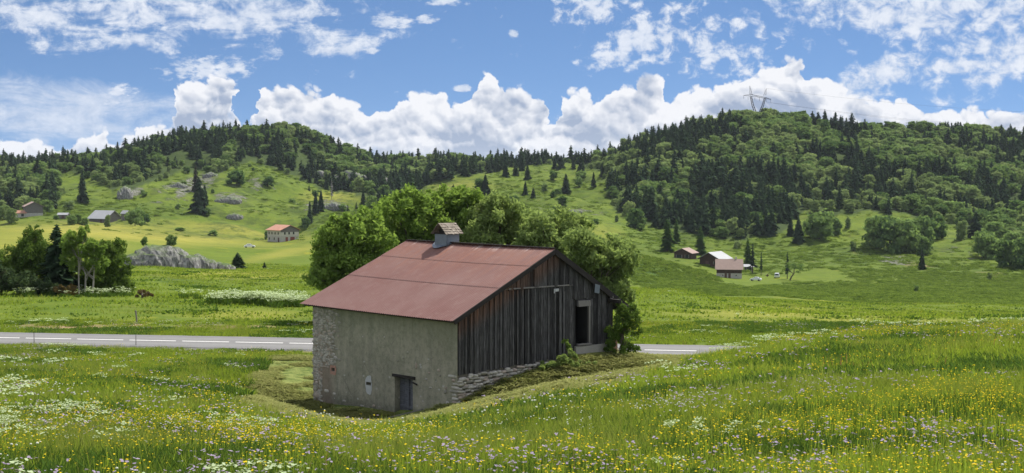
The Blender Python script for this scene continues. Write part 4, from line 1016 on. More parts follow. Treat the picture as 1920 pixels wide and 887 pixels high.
def build_barn():
    global rng; rng = np.random.default_rng(4); random.seed(4)
    B = empty('barn', (BO[0], BO[1], BZ), math.atan2(V2[1], V2[0]), 'large old barn with rusty red metal roof, grey rendered wall and dark plank gable', 'barn')
    # the rendered stone wall with its openings
    door = (3.25, 4.56, -1.6, .86); v1 = (9.12, 9.40, .62, .78); v2 = (6.30, 6.68, .26, .40)
    m = MB(); wall_holes(m, .30, .88, .20, 10.90, -1.6, 3.70, [door, v1, v2])
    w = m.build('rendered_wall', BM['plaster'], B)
    s = MB()                                     # bare stonework where the render has fallen
    for _ in range(560):
        y = 10.88-abs(rng.normal())*1.05; z = rng.uniform(.75, 3.55)
        lim = 8.75 + .25*math.sin(z*4) + (.0 if z > 1.3 else (1.3-z)*1.6)
        if y < lim: continue
        stones(s, (.30, y, z), (.022, rng.uniform(.04,.14), rng.uniform(.03,.07)))
    for _ in range(110): stones(s, (.30, rng.uniform(10.2,10.9), rng.uniform(-.9,1.2)), (.02, rng.uniform(.05,.14), rng.uniform(.04,.08)))
    for y, z, a, b in [(10.6,-.62,.34,.20),(9.8,-.35,.3,.12),(9.2,-.42,.18,.10),(8.4,-.66,.2,.08),(6.1,-.62,.16,.09),(5.7,-.66,.12,.14),(7.0,-.72,.2,.07),
                       (2.1,1.25,.10,.06),(1.45,1.42,.12,.08),(1.35,1.2,.1,.06),(2.3,.95,.13,.07),(1.0,.55,.16,.13),(3.0,1.45,.1,.2),(.85,.1,.16,.12),(.95,.72,.1,.08),(4.55,1.75,.09,.03),(3.6,2.0,.1,.03),(2.0,.62,.18,.05),
                       (1.9,1.9,.06,.04),(5.3,2.5,.05,.08),(6.9,2.4,.05,.06),(5.2,3.5,.08,.09),(3.9,1.7,.05,.05),(4.3,1.55,.05,.05)]:
        stones(s, (.298, y, z), (.035, a*.62, b*.62))
    s.build('exposed_stonework', BM['stone'], B, True)
    s = MB(); blob = [(6.49+.23*math.copysign(abs(cos(t))**.6,cos(t))*(1+.10*sin(4*t+.5)), .27+.42*math.copysign(abs(sin(t))**.7,sin(t))*(1+.10*cos(3*t))) for t in np.linspace(0, 2*pi, 18, endpoint=False)]
    inner = [(6.49+.18*max(-1, min(1, 1.5*cos(t))), .33+.07*max(-1, min(1, 1.5*sin(t)))) for t in np.linspace(0, 2*pi, 18, endpoint=False)]
    V = [(.285, y, z) for y, z in blob] + [(.285, y, z) for y, z in inner] + [(.302, y, z) for y, z in blob]
    s.add(V, [(i, 18+i, 18+(i+1)%18, (i+1)%18)[::-1] for i in range(18)] + [(i, (i+1)%18, 36+(i+1)%18, 36+i)[::-1] for i in range(18)], 0, .5)
    s.build('whitewashed_patch', BM['white'], B)
    s = MB()
    for c, sz in (((.30,9.26,.83),(.05,.42,.10)), ((.30,9.26,.54),(.05,.42,.14)), ((.30,9.06,.70),(.05,.10,.16)), ((.30,9.45,.70),(.05,.09,.16))): s.box(c, sz, 0, jit=.008)
    s.build('vent_frame', BM['brick'], B)
    # stable door
    D = MB()
    for i in range(4): D.box((.62, 3.25+.164+i*.3275, -.12), (.05, .315, 1.92), 0, jit=.006)
    dd = D.build('stable_door', BM['door'], B)
    D = MB(); D.box((.578, 3.9, .42), (.035, 1.26, .11), 0); D.box((.578, 3.9, -.45), (.035, 1.26, .11), 0); D.box((.57, 3.86, -.12), (.03, .06, 1.90), 0); D.build('door_batten', BM['door'], dd)
    D = MB(); D.box((.555, 3.36, .30), (.02, .20, .05), 0); D.box((.555, 3.36, -.35), (.02, .20, .05), 0); D.build('hinge', BM['iron'], dd)
    D = MB(); D.box((.40, 3.88, .90), (.30, 1.62, .13), 0, jit=.01); D.bar((.26,3.20,.72),(.22,2.86,.66),.05,.05); D.build('door_lintel', BM['darkwood'], B)
    # back wall and far gable
    m = MB(); wall_holes(m, 9.30, 8.80, .20, 10.90, -1.2, roof_z(9.3)-.12, []); m.build('back_wall', BM['plaster'], B)
    m = MB(); m.add([(.88,10.88,-1.6),(8.8,10.88,-1.6),(8.8,10.88,roof_z(8.8)-.08),(RX,10.6,RIDGE-.1),(.88,10.88,roof_z(.88)-.08)], [(4,3,2,1,0)], 0, .5)
    m.add([(.88,10.5,-1.6),(8.8,10.5,-1.6),(8.8,10.5,roof_z(8.8)-.08),(RX,10.3,RIDGE-.1),(.88,10.5,roof_z(.88)-.08)], [(0,1,2,3,4)], 0, .5); m.build('far_gable', BM['planks'], B)
    # plank gable; plane y = .18, planks stand in front of it
    def bottom(x): return 1.30 + .055*x if x < 6.9 else 2.06
    def planks(m, x0, x1, zb, zt, y=.18, proud=0.0, w=(.15, .25), hole=None):
        x = x0
        while x < x1-.02:
            ww = min(rng.uniform(*w), x1-x); pr = proud + (rng.choice([0, .05])) + rng.uniform(0, .012)
            a, b = x+.006, x+ww-.006; rr = rng.random()*.62
            segs = [(zb(a)+rng.uniform(-.05,.03), None)]
            lo = zb(a)+rng.uniform(-.06, .03)
            parts_ = [(lo, lo, zt(a), zt(b))]
            if hole and a < hole[1] and b > hole[0]: parts_ = [(lo, lo, hole[2], hole[2]), (hole[3], hole[3], zt(a), zt(b))]
            for la, lb, ta, tb in parts_:
                if min(ta, tb)-max(la, lb) < .05: continue
                y0 = y-.025-pr; y1 = y-pr*.0
                m.add([(a,y0,la),(b,y0,lb),(b,y1,lb),(a,y1,la),(a,y0,ta),(b,y0,tb),(b,y1,tb),(a,y1,ta)], [(0,3,2,1),(4,5,6,7),(0,1,5,4),(1,2,6,5),(2,3,7,6),(3,0,4,7)], 0, rr)
            x += ww
    under = lambda x: roof_z(x)-.10
    HOLE = (7.10, 7.72, 2.16, 3.85)
    m = MB(); planks(m, .30, 9.32, bottom, lambda x: min(under(x), 4.80) if 2.2 < x < 6.75 else under(x), hole=HOLE)
    m.build('plank_wall', BM['planks'], B)
    m = MB(); planks(m, 2.55, 6.75, lambda x: 4.78, under, proud=.05, w=(.12, .2)); planks(m, 6.76, 8.1, lambda x: 4.16+rng.uniform(-.03,.03), under, proud=.045, w=(.12,.2))
    m.build('upper_gable_planks', BM['planks'], B)
    m = MB(); k = 0                              # cover strips over the joints of the lower part, uneven spacing
    x = .36
    while x < 6.0:
        rr = rng.uniform(.55, 1.0); t = min(under(x), 4.74) if x > 2.2 else under(x)
        m.box((x, .108, (bottom(x)+t)/2), (rng.uniform(.05,.10), .03, t-bottom(x)-.04), 0, rnd=rr); x += rng.uniform(.24, .40)
    m.build('cover_strips', BM['planks'], B)
    m = MB(); m.box((0,0,0), (0.01,0.01,0.01)); m = MB()
    m.bar((2.62,.075,4.80),(6.72,.075,4.80),.05,.055); m.build('ledge_rail', BM['pale'], B)
    m = MB(); m.box((6.02,.09,3.15),(.13,.05,2.95),0,rnd=.95,jit=.006); m.box((6.25,.10,3.1),(.10,.04,2.85),0,rnd=1.0,jit=.004); m.build('sliding_door_post', BM['planks'], B)
    m = MB(); m.box((5.80,.07,4.62),(.20,.04,.12),0,jit=.01); m.box((5.66,.075,4.58),(.04,.03,.20),0); m.build('patch_board', BM['white'], B)
    # hay door
    m = MB(); m.box((7.76,.10,2.98),(.09,.12,1.66),0,jit=.004); m.box((7.45,.08,3.94),(.74,.10,.26),0,jit=.01); m.box((7.42,.07,2.12),(.80,.18,.07),0,jit=.004)
    m.build('hay_door_frame', BM['pale'], B)
    m = MB(); m.box((7.41,.95,3.0),(.75,.02,2.0),0); m.box((7.62,.5,3.05),(.03,.9,1.75)); m.build('hay_door_inside', BM['dark'], B)
    # interior darkness: floor boards and a cross wall
    m = MB(); m.box((5.0,5.4,1.7),(7.5,10.0,.06)); m.build('loft_floor', BM['darkwood'], B)
    # footing along the gable
    m = MB(); m.add([(.32,.17,-1.6),(9.3,.17,-1.6),(9.3,.17,2.0),(.32,.17,1.36)], [(0,1,2,3)], 0, .5); m.add([(.32,.5,-1.6),(9.3,.5,-1.6),(9.3,.5,2.0),(.32,.5,1.36)], [(3,2,1,0)], 0, .5)
    m.add([(.32,.17,1.36),(9.3,.17,2.0),(9.3,.5,2.0),(.32,.5,1.36)],[(0,1,2,3)],0,.5)
    m.build('footing_mortar', BM['mortar'], B)
    m = MB(); x = .3
    for row in range(13):
        z = -.1 + row*.125; x = .28 + rng.uniform(-.05, .1)
        while x < 6.9:
            ww = rng.choice([rng.uniform(.12,.25), rng.uniform(.25,.48)]); zz = z + rng.uniform(-.045, .045)
            if zz < bottom(x)-.06 and zz > .05+.15*x-.35: stones(m, (x+ww/2, .12+rng.uniform(-.03,.02), zz), (ww*.54, .10, rng.uniform(.05,.085)))
            x += ww*.98
    for z in np.arange(-.15, 1.3, .155):          # corner stones seen on the rendered face
        stones(m, (.32, .42+rng.uniform(-.1,.14), z), (.06, rng.uniform(.12,.30), rng.uniform(.05,.08)))
    m.build('stone_footing', BM['stone'], B, True)
    m = MB(); m.box((7.95,.13,1.72),(2.05,.22,.66),0,jit=.015); m.build('cement_sill', BM['cement'], B)
    m = MB(); m.box((9.44,.34,1.75),(.28,.5,.95),0,jit=.02); m.build('corner_pier', BM['brick'], B)
    # roof: corrugated sheets in three courses
    def sheet(u0, u1, front=True, n=340):
        m = MB(); V = []; F = []; rows = 5
        for j in range(rows):
            k = u0 + (u1-u0)*j/(rows-1)
            for i in range(n+1):
                a = i/n
                if front:
                    ylen = ELEN + (RLEN-ELEN)*k; x = RX*k; z = EAVE+(RIDGE-EAVE)*k
                else: ylen = ELEN + (RLEN-ELEN)*(1-k); x = RX+(WX-RX)*k; z = RIDGE+(BACK-RIDGE)*k
                y = -.02 + a*(ylen+.02); c = .016*math.sin(a*2*pi*72)
                z += c - .05*math.sin(a*pi)*(1 if front else 0)*(.4+.6*k*(1 if front else 0)) + (.014*(1-(k-u0)/(u1-u0)) if front else .014*((k-u0)/(u1-u0)))
                V.append((x, y, z))
        for j in range(rows-1):
            for i in range(n): q = j*(n+1)+i; F.append((q+1, q, q+n+1, q+n+2)); 
        m.add(V, F, 0, .5)
        return m
    r = MB()
    for u0, u1 in ((-.025, .44), (.43, .755), (.745, 1.0)):
        s = sheet(u0, u1); r.add(np.concatenate(s.v), s.f, 0, .5)
    ro = r.build('roof', BM['roof'], B, True)
    r = MB(); s = sheet(-.012, 1.02, False); r.add(np.concatenate(s.v), s.f, 0, .5); 
    r.build('back_roof', BM['roof'], B, True)
    r = MB()                                     # boarding under the sheets, with its dark edges
    for xa, xb, t in ((.05, RX, 0), (RX, WX-.05, 1)):
        za, zb = roof_z(xa)-.05, roof_z(xb)-.05-(.0)
        la = ELEN+(RLEN-ELEN)*(xa/RX if not t else 1) - .03; lb = (ELEN+(RLEN-ELEN)*(1 if not t else 0)) - .03
        th = .10
        r.add([(xa,.02,za-.03),(xb,.02,zb-.03),(xb,lb,zb-.03),(xa,la,za-.03),(xa,.02,za-th-.03),(xb,.02,zb-th-.03),(xb,lb,zb-th-.03),(xa,la,za-th-.03)],
              [(3,2,1,0)[::-1],(4,5,6,7)[::-1],(0,1,5,4)[::-1],(1,2,6,5)[::-1],(2,3,7,6)[::-1],(3,0,4,7)[::-1]], 0, .5)
    r.build('roof_boarding', BM['darkwood'], B)
    r = MB(); r.bar((-.06,-.05,roof_z(0)-.12),(RX,-.05,RIDGE-.11),.05,.19); r.bar((RX,-.05,RIDGE-.11),(WX+.06,-.05,BACK-.13),.05,.24)
    r.build('verge_board', BM['darkwood'], B)
    r = MB(); 
    for i in range(118):  # dark teeth stand in for shade in the back sheet's corrugations
        y = i*RLEN/118; r.box((RX+.03, y+.045, RIDGE+.035), (.16, .062, .05), 0)
    r.build('ridge_shade_teeth', BM['darkwood'], B)
    r = MB(); r.box((RX,RLEN/2,RIDGE-.32),(.22,RLEN-.3,.25)); r.box((9.9,1.1,3.62),(.2,2.6,.22)); r.bar((9.1,.02,4.18),(10.2,.02,3.40),.14,.16); r.box((9.02,-.25,3.98),(.16,.7,.16))
    r.build('purlin', BM['darkwood'], B)
    r = MB(); r.box((9.05,-.05,4.02),(.15,.03,.30),0,jit=.02); r.build('purlin_end_board', BM['pale'], B)
    r = MB(); r.add([(7.92,-.10,4.40),(8.16,-.16,4.36),(8.20,-.17,4.72),(7.96,-.10,4.80),(8.2,-.02,4.32),(8.24,-.02,4.68)], [(0,1,2,3),(1,4,5,2)], 0, .5); r.build('loose_metal_sheet', BM['zinc'], B)
    # chimney cowl astride the ridge
    C = MB(); y0, y1, x0, x1 = 7.24, 8.12, 5.36, 6.10; zt = 6.84
    for c, sz in (((x0,(y0+y1)/2,(6.2+zt)/2),(.03,y1-y0,zt-6.2)), ((x1,(y0+y1)/2,(6.0+zt)/2),(.03,y1-y0,zt-6.0)), (((x0+x1)/2,y0,(6.1+zt)/2),(x1-x0-.035,.03,zt-6.1)), (((x0+x1)/2,y1,(6.1+zt)/2),(x1-x0-.035,.03,zt-6.1))): C.box(c, sz, 0, jit=.006)
    cc = C.build('chimney_cowl', BM['zinc'], B)
    C = MB(); C.box((x0-.01,(y0+y1)/2,zt+.03),(.05,y1-y0+.06,.07)); C.box((x0+.08,(y0+y1)/2,zt+.12),(.02,.42,.2)); C.build('cowl_frame', BM['darkwood'], cc)
    C = MB(); ya, ym, yb = y0-.15, (y0+y1)/2+.02, y1+.15; ze, zr = 6.82, 7.34
    def slope(sgn):
        n = 5
        for row in range(n):
            t0, t1 = row/n, (row+1.25)/n
            for q in range(8):
                xa = x0-.15 + q*(x1-x0+.32)/8; xb = xa+(x1-x0+.32)/8-.006
                yA = ym + sgn*(yb-ym)*(1-t0) if sgn > 0 else ym - (ym-ya)*(1-t0); yB = ym + sgn*(yb-ym)*(1-min(t1,1)) if sgn > 0 else ym-(ym-ya)*(1-min(t1,1))
                zA = ze+(zr-ze)*t0 + .04; zB = ze+(zr-ze)*min(t1, 1) + .015; dz = rng.uniform(-.012,.02)
                V = [(xa,yA+rng.uniform(-.02,.02),zA+dz),(xb,yA+rng.uniform(-.02,.02),zA+dz),(xb,yB,zB),(xa,yB,zB)]
                V += [(a,b,c-.025) for a,b,c in V]
                C.add(V, [(0,1,2,3),(7,6,5,4),(0,4,5,1),(1,5,6,2),(2,6,7,3),(3,7,4,0)], 0)
    slope(-1); slope(1); C.build('shingle_hood', BM['shingle'], cc)
    C = MB(); C.add([(5.58,7.05,6.445),(5.58,8.42,6.445),(5.28,8.25,6.30),(5.12,8.0,6.235),(5.02,7.8,6.185),(5.08,7.5,6.215),(5.25,7.25,6.30)],[(0,1,2,3,4,5,6)],0,.5); C.build('flashing', BM['zinc'], cc)
    return B
build_barn()
# ------------------------------------------------------------------ far houses, cars, pylon, rocks, posts
ROOFGREY = plain('slate_grey_sheet', (.27,.275,.285), .6, .1, .5); ROOFBROWN = plain('brown_pink_tiles', (.25,.18,.155), .85, .08, 1)
ROOFRED = plain('rusty_red_roofing', (.34,.175,.12), .85, .2, .8); LOGS = plain('dark_brown_logs', (.050,.030,.020), .9, .3, 1.2); GREYWOOD = plain('grey_old_boards', (.13,.12,.11), .9, .2, 1.2)
PLASTER = plain('cream_plaster', (.42,.40,.35), .9, .15, .8); STONEW = plain('pale_stone_wall', (.36,.345,.31), .9, .2, 1.5); GLASSD = plain('dark_window_glass', (.02,.025,.03), .2, .2, 1, 0, .5)
SHUT = plain('brown_shutter', (.09,.05,.04), .8); DOORRED = plain('red_brown_door', (.18,.05,.035), .8)
def house(name, px, py, yaw, L, W, hw, hr, lower, upper, roofm, label, wins=(), split=.5, over=.5, group=None, ridge_along='L', chim=None, dmin=110, extra=None):
    """gabled house: ridge along local x (length L); wins = (face, u, z, w, h, kind), faces: f front -y, r right +x, l left -x"""
    p = hit(px, py, dmin); O = empty(name, (p.x, p.y, p.z-.15), yaw, label, 'house' if 'house' in name else ('chalet' if 'chalet' in name else 'shed' if 'shed' in name else 'barn'), group)
    zs = hw*split
    m = MB(); m.box((0,0,zs/2-.5),(L,W,zs+1.0)); m.build('ground_floor_wall', lower, O)
    m = MB(); y = W/2+.003; x = L/2+.003
    V = [(-x,-y,zs),(x,-y,zs),(x,y,zs),(-x,y,zs),(-x,-y,hw),(x,-y,hw),(x,y,hw),(-x,y,hw),(-x,0,hw+hr),(x,0,hw+hr)]
    m.add(V, [(0,1,5,4),(2,3,7,6),(1,2,6,9,5),(3,0,4,8,7)]); m.build('upper_wall', upper, O)
    m = MB(); t = .16; k = hr/(W/2); yo = W/2+over
    for s in (-1, 1):
        a = [(-x-over, s*yo, hw-k*over+.05), (x+over, s*yo, hw-k*over+.05), (x+over, 0, hw+hr+.05), (-x-over, 0, hw+hr+.05)]
        b = [(q[0], q[1], q[2]+t) for q in a]; F = [(0,1,2,3),(7,6,5,4),(0,4,5,1),(1,5,6,2),(2,6,7,3),(3,7,4,0)]
        m.add(a+b, F if s < 0 else [f[::-1] for f in F])
    ro = m.build('roof', roofm, O)
    if chim:
        m = MB(); m.box((chim[0], chim[1], hw+hr+.35),(.7,.6,1.3)); m.build('chimney', PLASTER, ro)
    for w in wins:
        f, u, z, ww, hh, kind = w
        c, sz = ((u, -W/2, z), (ww, .16, hh)) if f == 'f' else (((L/2, u, z), (.16, ww, hh)) if f == 'r' else ((-L/2, u, z), (.16, ww, hh)))
        m = MB(); m.box(c, sz); o = m.build('door' if kind[0] == 'd' else 'window', {'d': SHUT, 'w': GLASSD, 'D': DOORRED, 's': SHUT}[kind[0]] if kind != 'dr' else DOORRED, O)
        if kind == 'w':
            m = MB(); q = .09
            e = (0, -.03, 0) if f == 'f' else ((.03, 0, 0) if f == 'r' else (-.03, 0, 0)); cc = tuple(a+b for a, b in zip(c, e))
            ux = (1, 0) if f == 'f' else (0, 1)
            for sg in (-1, 1):
                m.box((cc[0]+ux[0]*sg*(ww/2+q/2), cc[1]+ux[1]*sg*(ww/2+q/2), cc[2]), (q if f == 'f' else .17, .17 if f == 'f' else q, hh+q*2))
            m.build('window_frame', PLASTER, o)
    if extra: extra(O, L, W, hw, hr)
    return O
def yawpx(px, a): return a - math.atan((px-960)/3000)
# white farmhouse in the middle distance
house('farmhouse', 531, 452, -.80, 9.4, 9.6, 5.0, 1.9, STONEW, PLASTER, ROOFRED, 'pale two storey farmhouse with rusty roof standing alone at the foot of the left hill',
      [('f',-3.4,3.6,.8,1.0,'w'),('f',-1.3,3.6,.8,1.0,'w'),('f',1.0,3.6,.8,1.0,'w'),('f',3.2,3.6,.8,1.0,'w'),('f',-3.2,1.3,.8,1.0,'w'),('f',.3,1.3,.8,1.1,'w'),('f',3.3,.9,.9,1.9,'d'),
       ('r',-2.6,3.6,.8,1.0,'w'),('r',-.4,3.6,.8,1.0,'w'),('r',2.0,3.6,.8,1.0,'w'),('r',-1.6,1.0,1.2,2.0,'dr'),('r',1.4,1.0,2.2,2.1,'dr')], split=.5, over=.7)
def gabletri(O, L, W, hw, hr):
    m = MB(); x = L/2+.06
    m.add([(x,-W/2,hw-.9),(x,W/2,hw-.9),(x,W/2,hw),(x,0,hw+hr-.05),(x,-W/2,hw)], [(0,1,2,3,4)]); m.build('gable_boarding', GREYWOOD, O)
gabletri([o for o in bpy.data.objects if o.name == 'farmhouse'][0], 9.4, 9.6, 5.0, 1.9)
# farm buildings at left
house('grey_barn', 197, 417, -.55, 12.5, 10.5, 2.6, 3.6, GREYWOOD, GREYWOOD, ROOFGREY, 'long low barn with big pale grey roof among the trees at left', [('l',0,1.0,2.0,2.2,'d'),('f',2.5,1.0,1.2,1.8,'d')], over=.9)
house('small_shed', 236, 412, -.5, 3.4, 3.0, 3.4, 1.3, GREYWOOD, GREYWOOD, ROOFGREY, 'tiny grey shed with a pale roof beside the dark tree right of the grey barn', [('l',0,1.0,.9,1.8,'d')], over=.4)
house('upper_farmhouse', 62, 404, -1.15, 10.0, 9.0, 5.2, 2.2, STONEW, GREYWOOD, ROOFBROWN, 'dark grey boarded house with brownish roof at the far left farm', [('l',-1.8,2.2,2.6,2.6,'w'),('l',2.2,3.6,.9,1.0,'w'),('f',0,3.4,.9,1.0,'w')], split=.3, over=.7)
house('porch_shed', 42, 406, -.15, 6.0, 3.6, 2.0, 1.2, STONEW, STONEW, ROOFRED, 'low annex with orange red roof at the left side of the boarded house', [('f',1.0,.9,1.6,1.4,'w')], over=.4)
house('lean_to_shed', 119, 409, -.1, 5.4, 3.2, 1.9, .9, GREYWOOD, GREYWOOD, ROOFGREY, 'small grey roofed shed left of the farm tree group', [('f',.5,.8,1.4,1.5,'d')], over=.3)
# hamlet at right
house('log_chalet', 1285, 484, 1.12, 7.2, 7.4, 2.6, 1.7, LOGS, LOGS, ROOFBROWN, 'dark log chalet with open porch, leftmost of the three chalets', [('l',1.5,.8,2.4,1.7,'w'),('l',-2.0,1.1,1.6,1.2,'w')], over=.9, group='chalets of the hamlet below the right wood')
house('log_chalet', 1340, 498, 1.02, 10.5, 8.6, 3.4, 2.3, LOGS, LOGS, ROOFGREY, 'dark log chalet with light grey roof, in the middle behind the pink roofed one', [('l',1.0,1.2,1.4,2.2,'d'),('l',-2.4,1.6,.9,1.0,'w')], over=1.2, group='chalets of the hamlet below the right wood')
house('log_chalet', 1367, 520, -.13, 9.6, 7.2, 3.7, 3.3, STONEW, LOGS, ROOFBROWN, 'chalet with brownish pink roof on pale stone ground floor, nearest of the three', [('f',-1.3,.95,.9,1.9,'d'),('f',.15,.95,.9,1.9,'d'),('f',-2.4,1.2,.4,.4,'w'),('f',2.7,1.2,.5,.4,'w'),('r',-1.2,1.1,.8,.9,'w'),('r',1.0,1.1,.8,.9,'w')], split=.52, over=.55, chim=(2.6,.3), group='chalets of the hamlet below the right wood')
house('open_shed', 1404, 509, -.1, 3.4, 2.8, 2.2, .7, GREYWOOD, LOGS, ROOFGREY, 'small open shed with pale items right behind the pink roofed chalet', [('f',0,1.2,2.0,1.2,'w')], over=.5)

def car(name, px, py, yaw, label, col, van=False, dmin=110):
    p = hit(px, py, dmin); O = empty(name, (p.x, p.y, p.z+.05), yaw, label, 'van' if van else 'car')
    paint = plain(name+'_paint', col, .3, .03, 1, .2, .5); rub = plain(name+'_tyre', (.02,.02,.02), .8)
    L, W = (4.2, 1.75)
    prof = [(-2.1,.35),(-2.12,.75),(-1.95,.98),(-1.55,1.02),(-1.05,1.42),(.35,1.45),(1.0,1.02),(1.85,.88),(2.1,.62),(2.1,.35)] if not van else [(-2.0,.35),(-2.05,1.0),(-1.9,1.78),(-1.6,1.86),(.3,1.84),(1.0,1.15),(1.8,1.0),(2.0,.7),(2.0,.35)]
    m = MB(); n = len(prof); V = []
    for s in (-1, 1): V += [(x, s*W/2*(1 if z < 1.03 else .86), z) for x, z in prof]
    F = [tuple(range(n)), tuple(range(2*n-1, n-1, -1))] + [(i, n+i, n+(i+1)%n, (i+1)%n) for i in range(n)]
    m.add(V, F); b = m.build('body', paint, O)
    m = MB()
    for s in (-1, 1):
        q = [(-1.35,1.08),(-.95,1.34),(.25,1.37),(.72,1.08)] if not van else [(-1.7,1.15),(-1.6,1.66),(.2,1.66),(.75,1.2)]
        y = s*(W/2*.93+.012); m.add([(x, y, z) for x, z in q], [(0,1,2,3) if s > 0 else (3,2,1,0)])
    q = ((.40,1.42),(.98,1.06)) if not van else ((.36,1.78),(.98,1.20))
    m.add([(q[0][0]+.03,-.6,q[0][1]),(q[1][0]+.03,-.72,q[1][1]),(q[1][0]+.03,.72,q[1][1]),(q[0][0]+.03,.6,q[0][1])],[(0,1,2,3)])
    q = ((-1.12,1.40),(-1.55,1.06)) if not van else ((-1.93,1.66),(-2.06,1.1))
    m.add([(q[0][0]-.03,-.6,q[0][1]),(q[1][0]-.03,-.70,q[1][1]),(q[1][0]-.03,.70,q[1][1]),(q[0][0]-.03,.6,q[0][1])],[(3,2,1,0)])
    m.build('window', GLASSD, b)
    for x in (-1.3, 1.3):
        for s in (-1, 1):
            m = MB(); m.tube([(x, s*(W/2-.18), .32), (x, s*(W/2+.03), .32)], .32, 0, 12); m.build('wheel', rub, O)
    return O
car('parked_car', 1417, 527, 2.75, 'silver white car parked on the grass right of the pink roofed chalet', (.62,.64,.68))
car('parked_van', 1457, 521, 1.35, 'small white van parked farther right beside the slim conifer', (.60,.62,.66), True)
car('parked_car', 468, 465, .12, 'white car parked on the track below the white farmhouse', (.70,.70,.70))
p = hit(1437, 519, 110); m = MB()
for k in range(6): m.tube([(rng.uniform(-.5,.5), rng.uniform(-.4,.4), .15+.12*k), (rng.uniform(-.5,.5)+.5, rng.uniform(-.4,.4), .2+.15*k)], .16, 0, 6)
o = m.build('log_pile', LOGS); o.location = p; tag(o, 'small dark pile of logs between the silver car and the white van', 'log pile')
# tree with a bent dark trunk near the van
def bent_tree():
    p = hit(1481, 525, 110); O = empty('broadleaf_tree', p, 0, 'broadleaf tree with bent dark trunk right of the slim conifer by the van', 'tree')
    m = MB(); m.tube([(0,0,-.2),(.6,0,1.2),(1.5,0,2.4),(1.6,0,4.0),(2.2,0,5.6)], [.32,.28,.22,.16,.07], 0, 7); m.tube([(1.3,0,2.2),(.3,.2,3.2),(-.6,.1,4.6)], [.15,.11,.05], 0, 6); m.build('trunk', BARK, O)
    g = np.random.default_rng(3); L = [((1.6+g.uniform(-2.6,2.8), g.uniform(-1.5,1.5), 4.6+g.uniform(-1.8,2.2)), (1.1,1.1,.8)) for _ in range(11)]
    P, N = shell(1100, L, .6); m = MB(); m.addq(leaf_quads(P, .20, N, .4), 0); m.build('crown', LEAF_F, O)
bent_tree()

def pylon():
    px, D = 1420, 1250; b = wpt(px, 214, D); gz = H(b.x, D); b.z = gz-.5
    st = plain('galvanised_steel', (.03,.032,.036), .7, .05, 1, 0); O = empty('electricity_pylon', b, .12, 'tall steel lattice pylon with a wide crossarm on top of the right hill', 'pylon')
    s = D/3000; zt = lambda row: (214-row)*s + (wpt(px,214,D).z - b.z); w = .20
    xp = lambda col: (col-px)*s
    m = MB()
    def leg(cols, rows, half):
        for dy in (-.6, .6):
            for dx in (-half, half):
                for i in range(len(cols)-1): m.bar((xp(cols[i])+dx*(1-i*.2), dy, zt(rows[i])), (xp(cols[i+1])+dx*(1-(i+1)*.2), dy, zt(rows[i+1])), w)
    A = ([1417,1411,1407.5],[213,197,181]); Bc = ([1424,1430,1434.5],[213,199,184])
    for c, r_ in (A, Bc):
        leg(c, r_, .9)
        n = 12
        for i in range(n):
            t0, t1 = i/n, (i+1)/n; f = lambda t: (np.interp(t, [0,.5,1], c), np.interp(t, [0,.5,1], r_))
            (c0, r0), (c1, r1) = f(t0), f(t1); sg = 1 if i % 2 else -1
            for dy in (-.6, .6): m.bar((xp(c0)-.75*sg, dy, zt(r0)), (xp(c1)+.75*sg, dy, zt(r1)), .13)
    for x0 in (-2.4, 2.4): m.bar((x0*.55, 0, 0), (x0*.30, 0, zt(212)), .25)
    m.build('mast', st, O)
    m = MB()
    for dy in (-.6, .6):
        m.bar((xp(1393),0,zt(179.5)),(xp(1420),dy,zt(181)),w); m.bar((xp(1393),0,zt(179.5)),(xp(1406),dy,zt(177)),w); m.bar((xp(1406),dy,zt(177)),(xp(1436),dy,zt(183)),w); m.bar((xp(1436),dy,zt(183)),(xp(1446),0,zt(186)),w); m.bar((xp(1420),dy,zt(182)),(xp(1446),0,zt(187)),w)
    for i in range(16):
        a = 1396+i*3; m.bar((xp(a),-.6,zt(180+i*.35)),(xp(a+1.5),.6,zt(178+i*.45)),.07); m.bar((xp(a+1.5),.6,zt(178+i*.45)),(xp(a+3),-.6,zt(180.2+i*.36)),.07)
    m.build('crossarm', st, O)
    for c0, c1, r0 in ((1408,1405,161), (1434,1437,166)):
        m = MB()
        for dx in (-.7, .7):
            for dy in (-.5, .5): m.bar((xp(c0)+dx*1.3,dy,zt(179)),(xp(c1),0,zt(r0)),.12)
        for k in range(5): m.bar((xp(c0)-.8+.1*k,-.4,zt(179-3*k)),(xp(c0)+.8-.1*k,.4,zt(177-3*k)),.07)
        m.build('earth_wire_peak', st, O)
    for c, r0 in ((1393.5,180),(1402,182),(1415,183),(1424,184),(1437,186),(1445.5,187)):
        m = MB(); m.tube([(xp(c),0,zt(r0)),(xp(c),0,zt(r0+5.5))],.10,0,5); m.build('insulator', st, O)
    for k, (a, b_) in enumerate((((1445.5,192.5),(2080,246)), ((1437,166),(2080,214)), ((1437,191.5),(2080,252)))):
        p0 = wpt(*a, D); p1 = wpt(*b_, 1500); m = MB(); pts = []
        for i in range(25):
            t = i/24; q = p0.lerp(p1, t); q.z -= 9*4*t*(1-t)*.5; pts.append(q)
        m.tube(pts, .045, 0, 4); o = m.build('power_line', st)
        tag(o, ['lower outer power line running from the crossarm to the right', 'topmost thin power line leaving the right peak of the pylon', 'power line just below the outer one, from the crossarm'][k], 'power line', 'power lines leaving the pylon')
pylon()

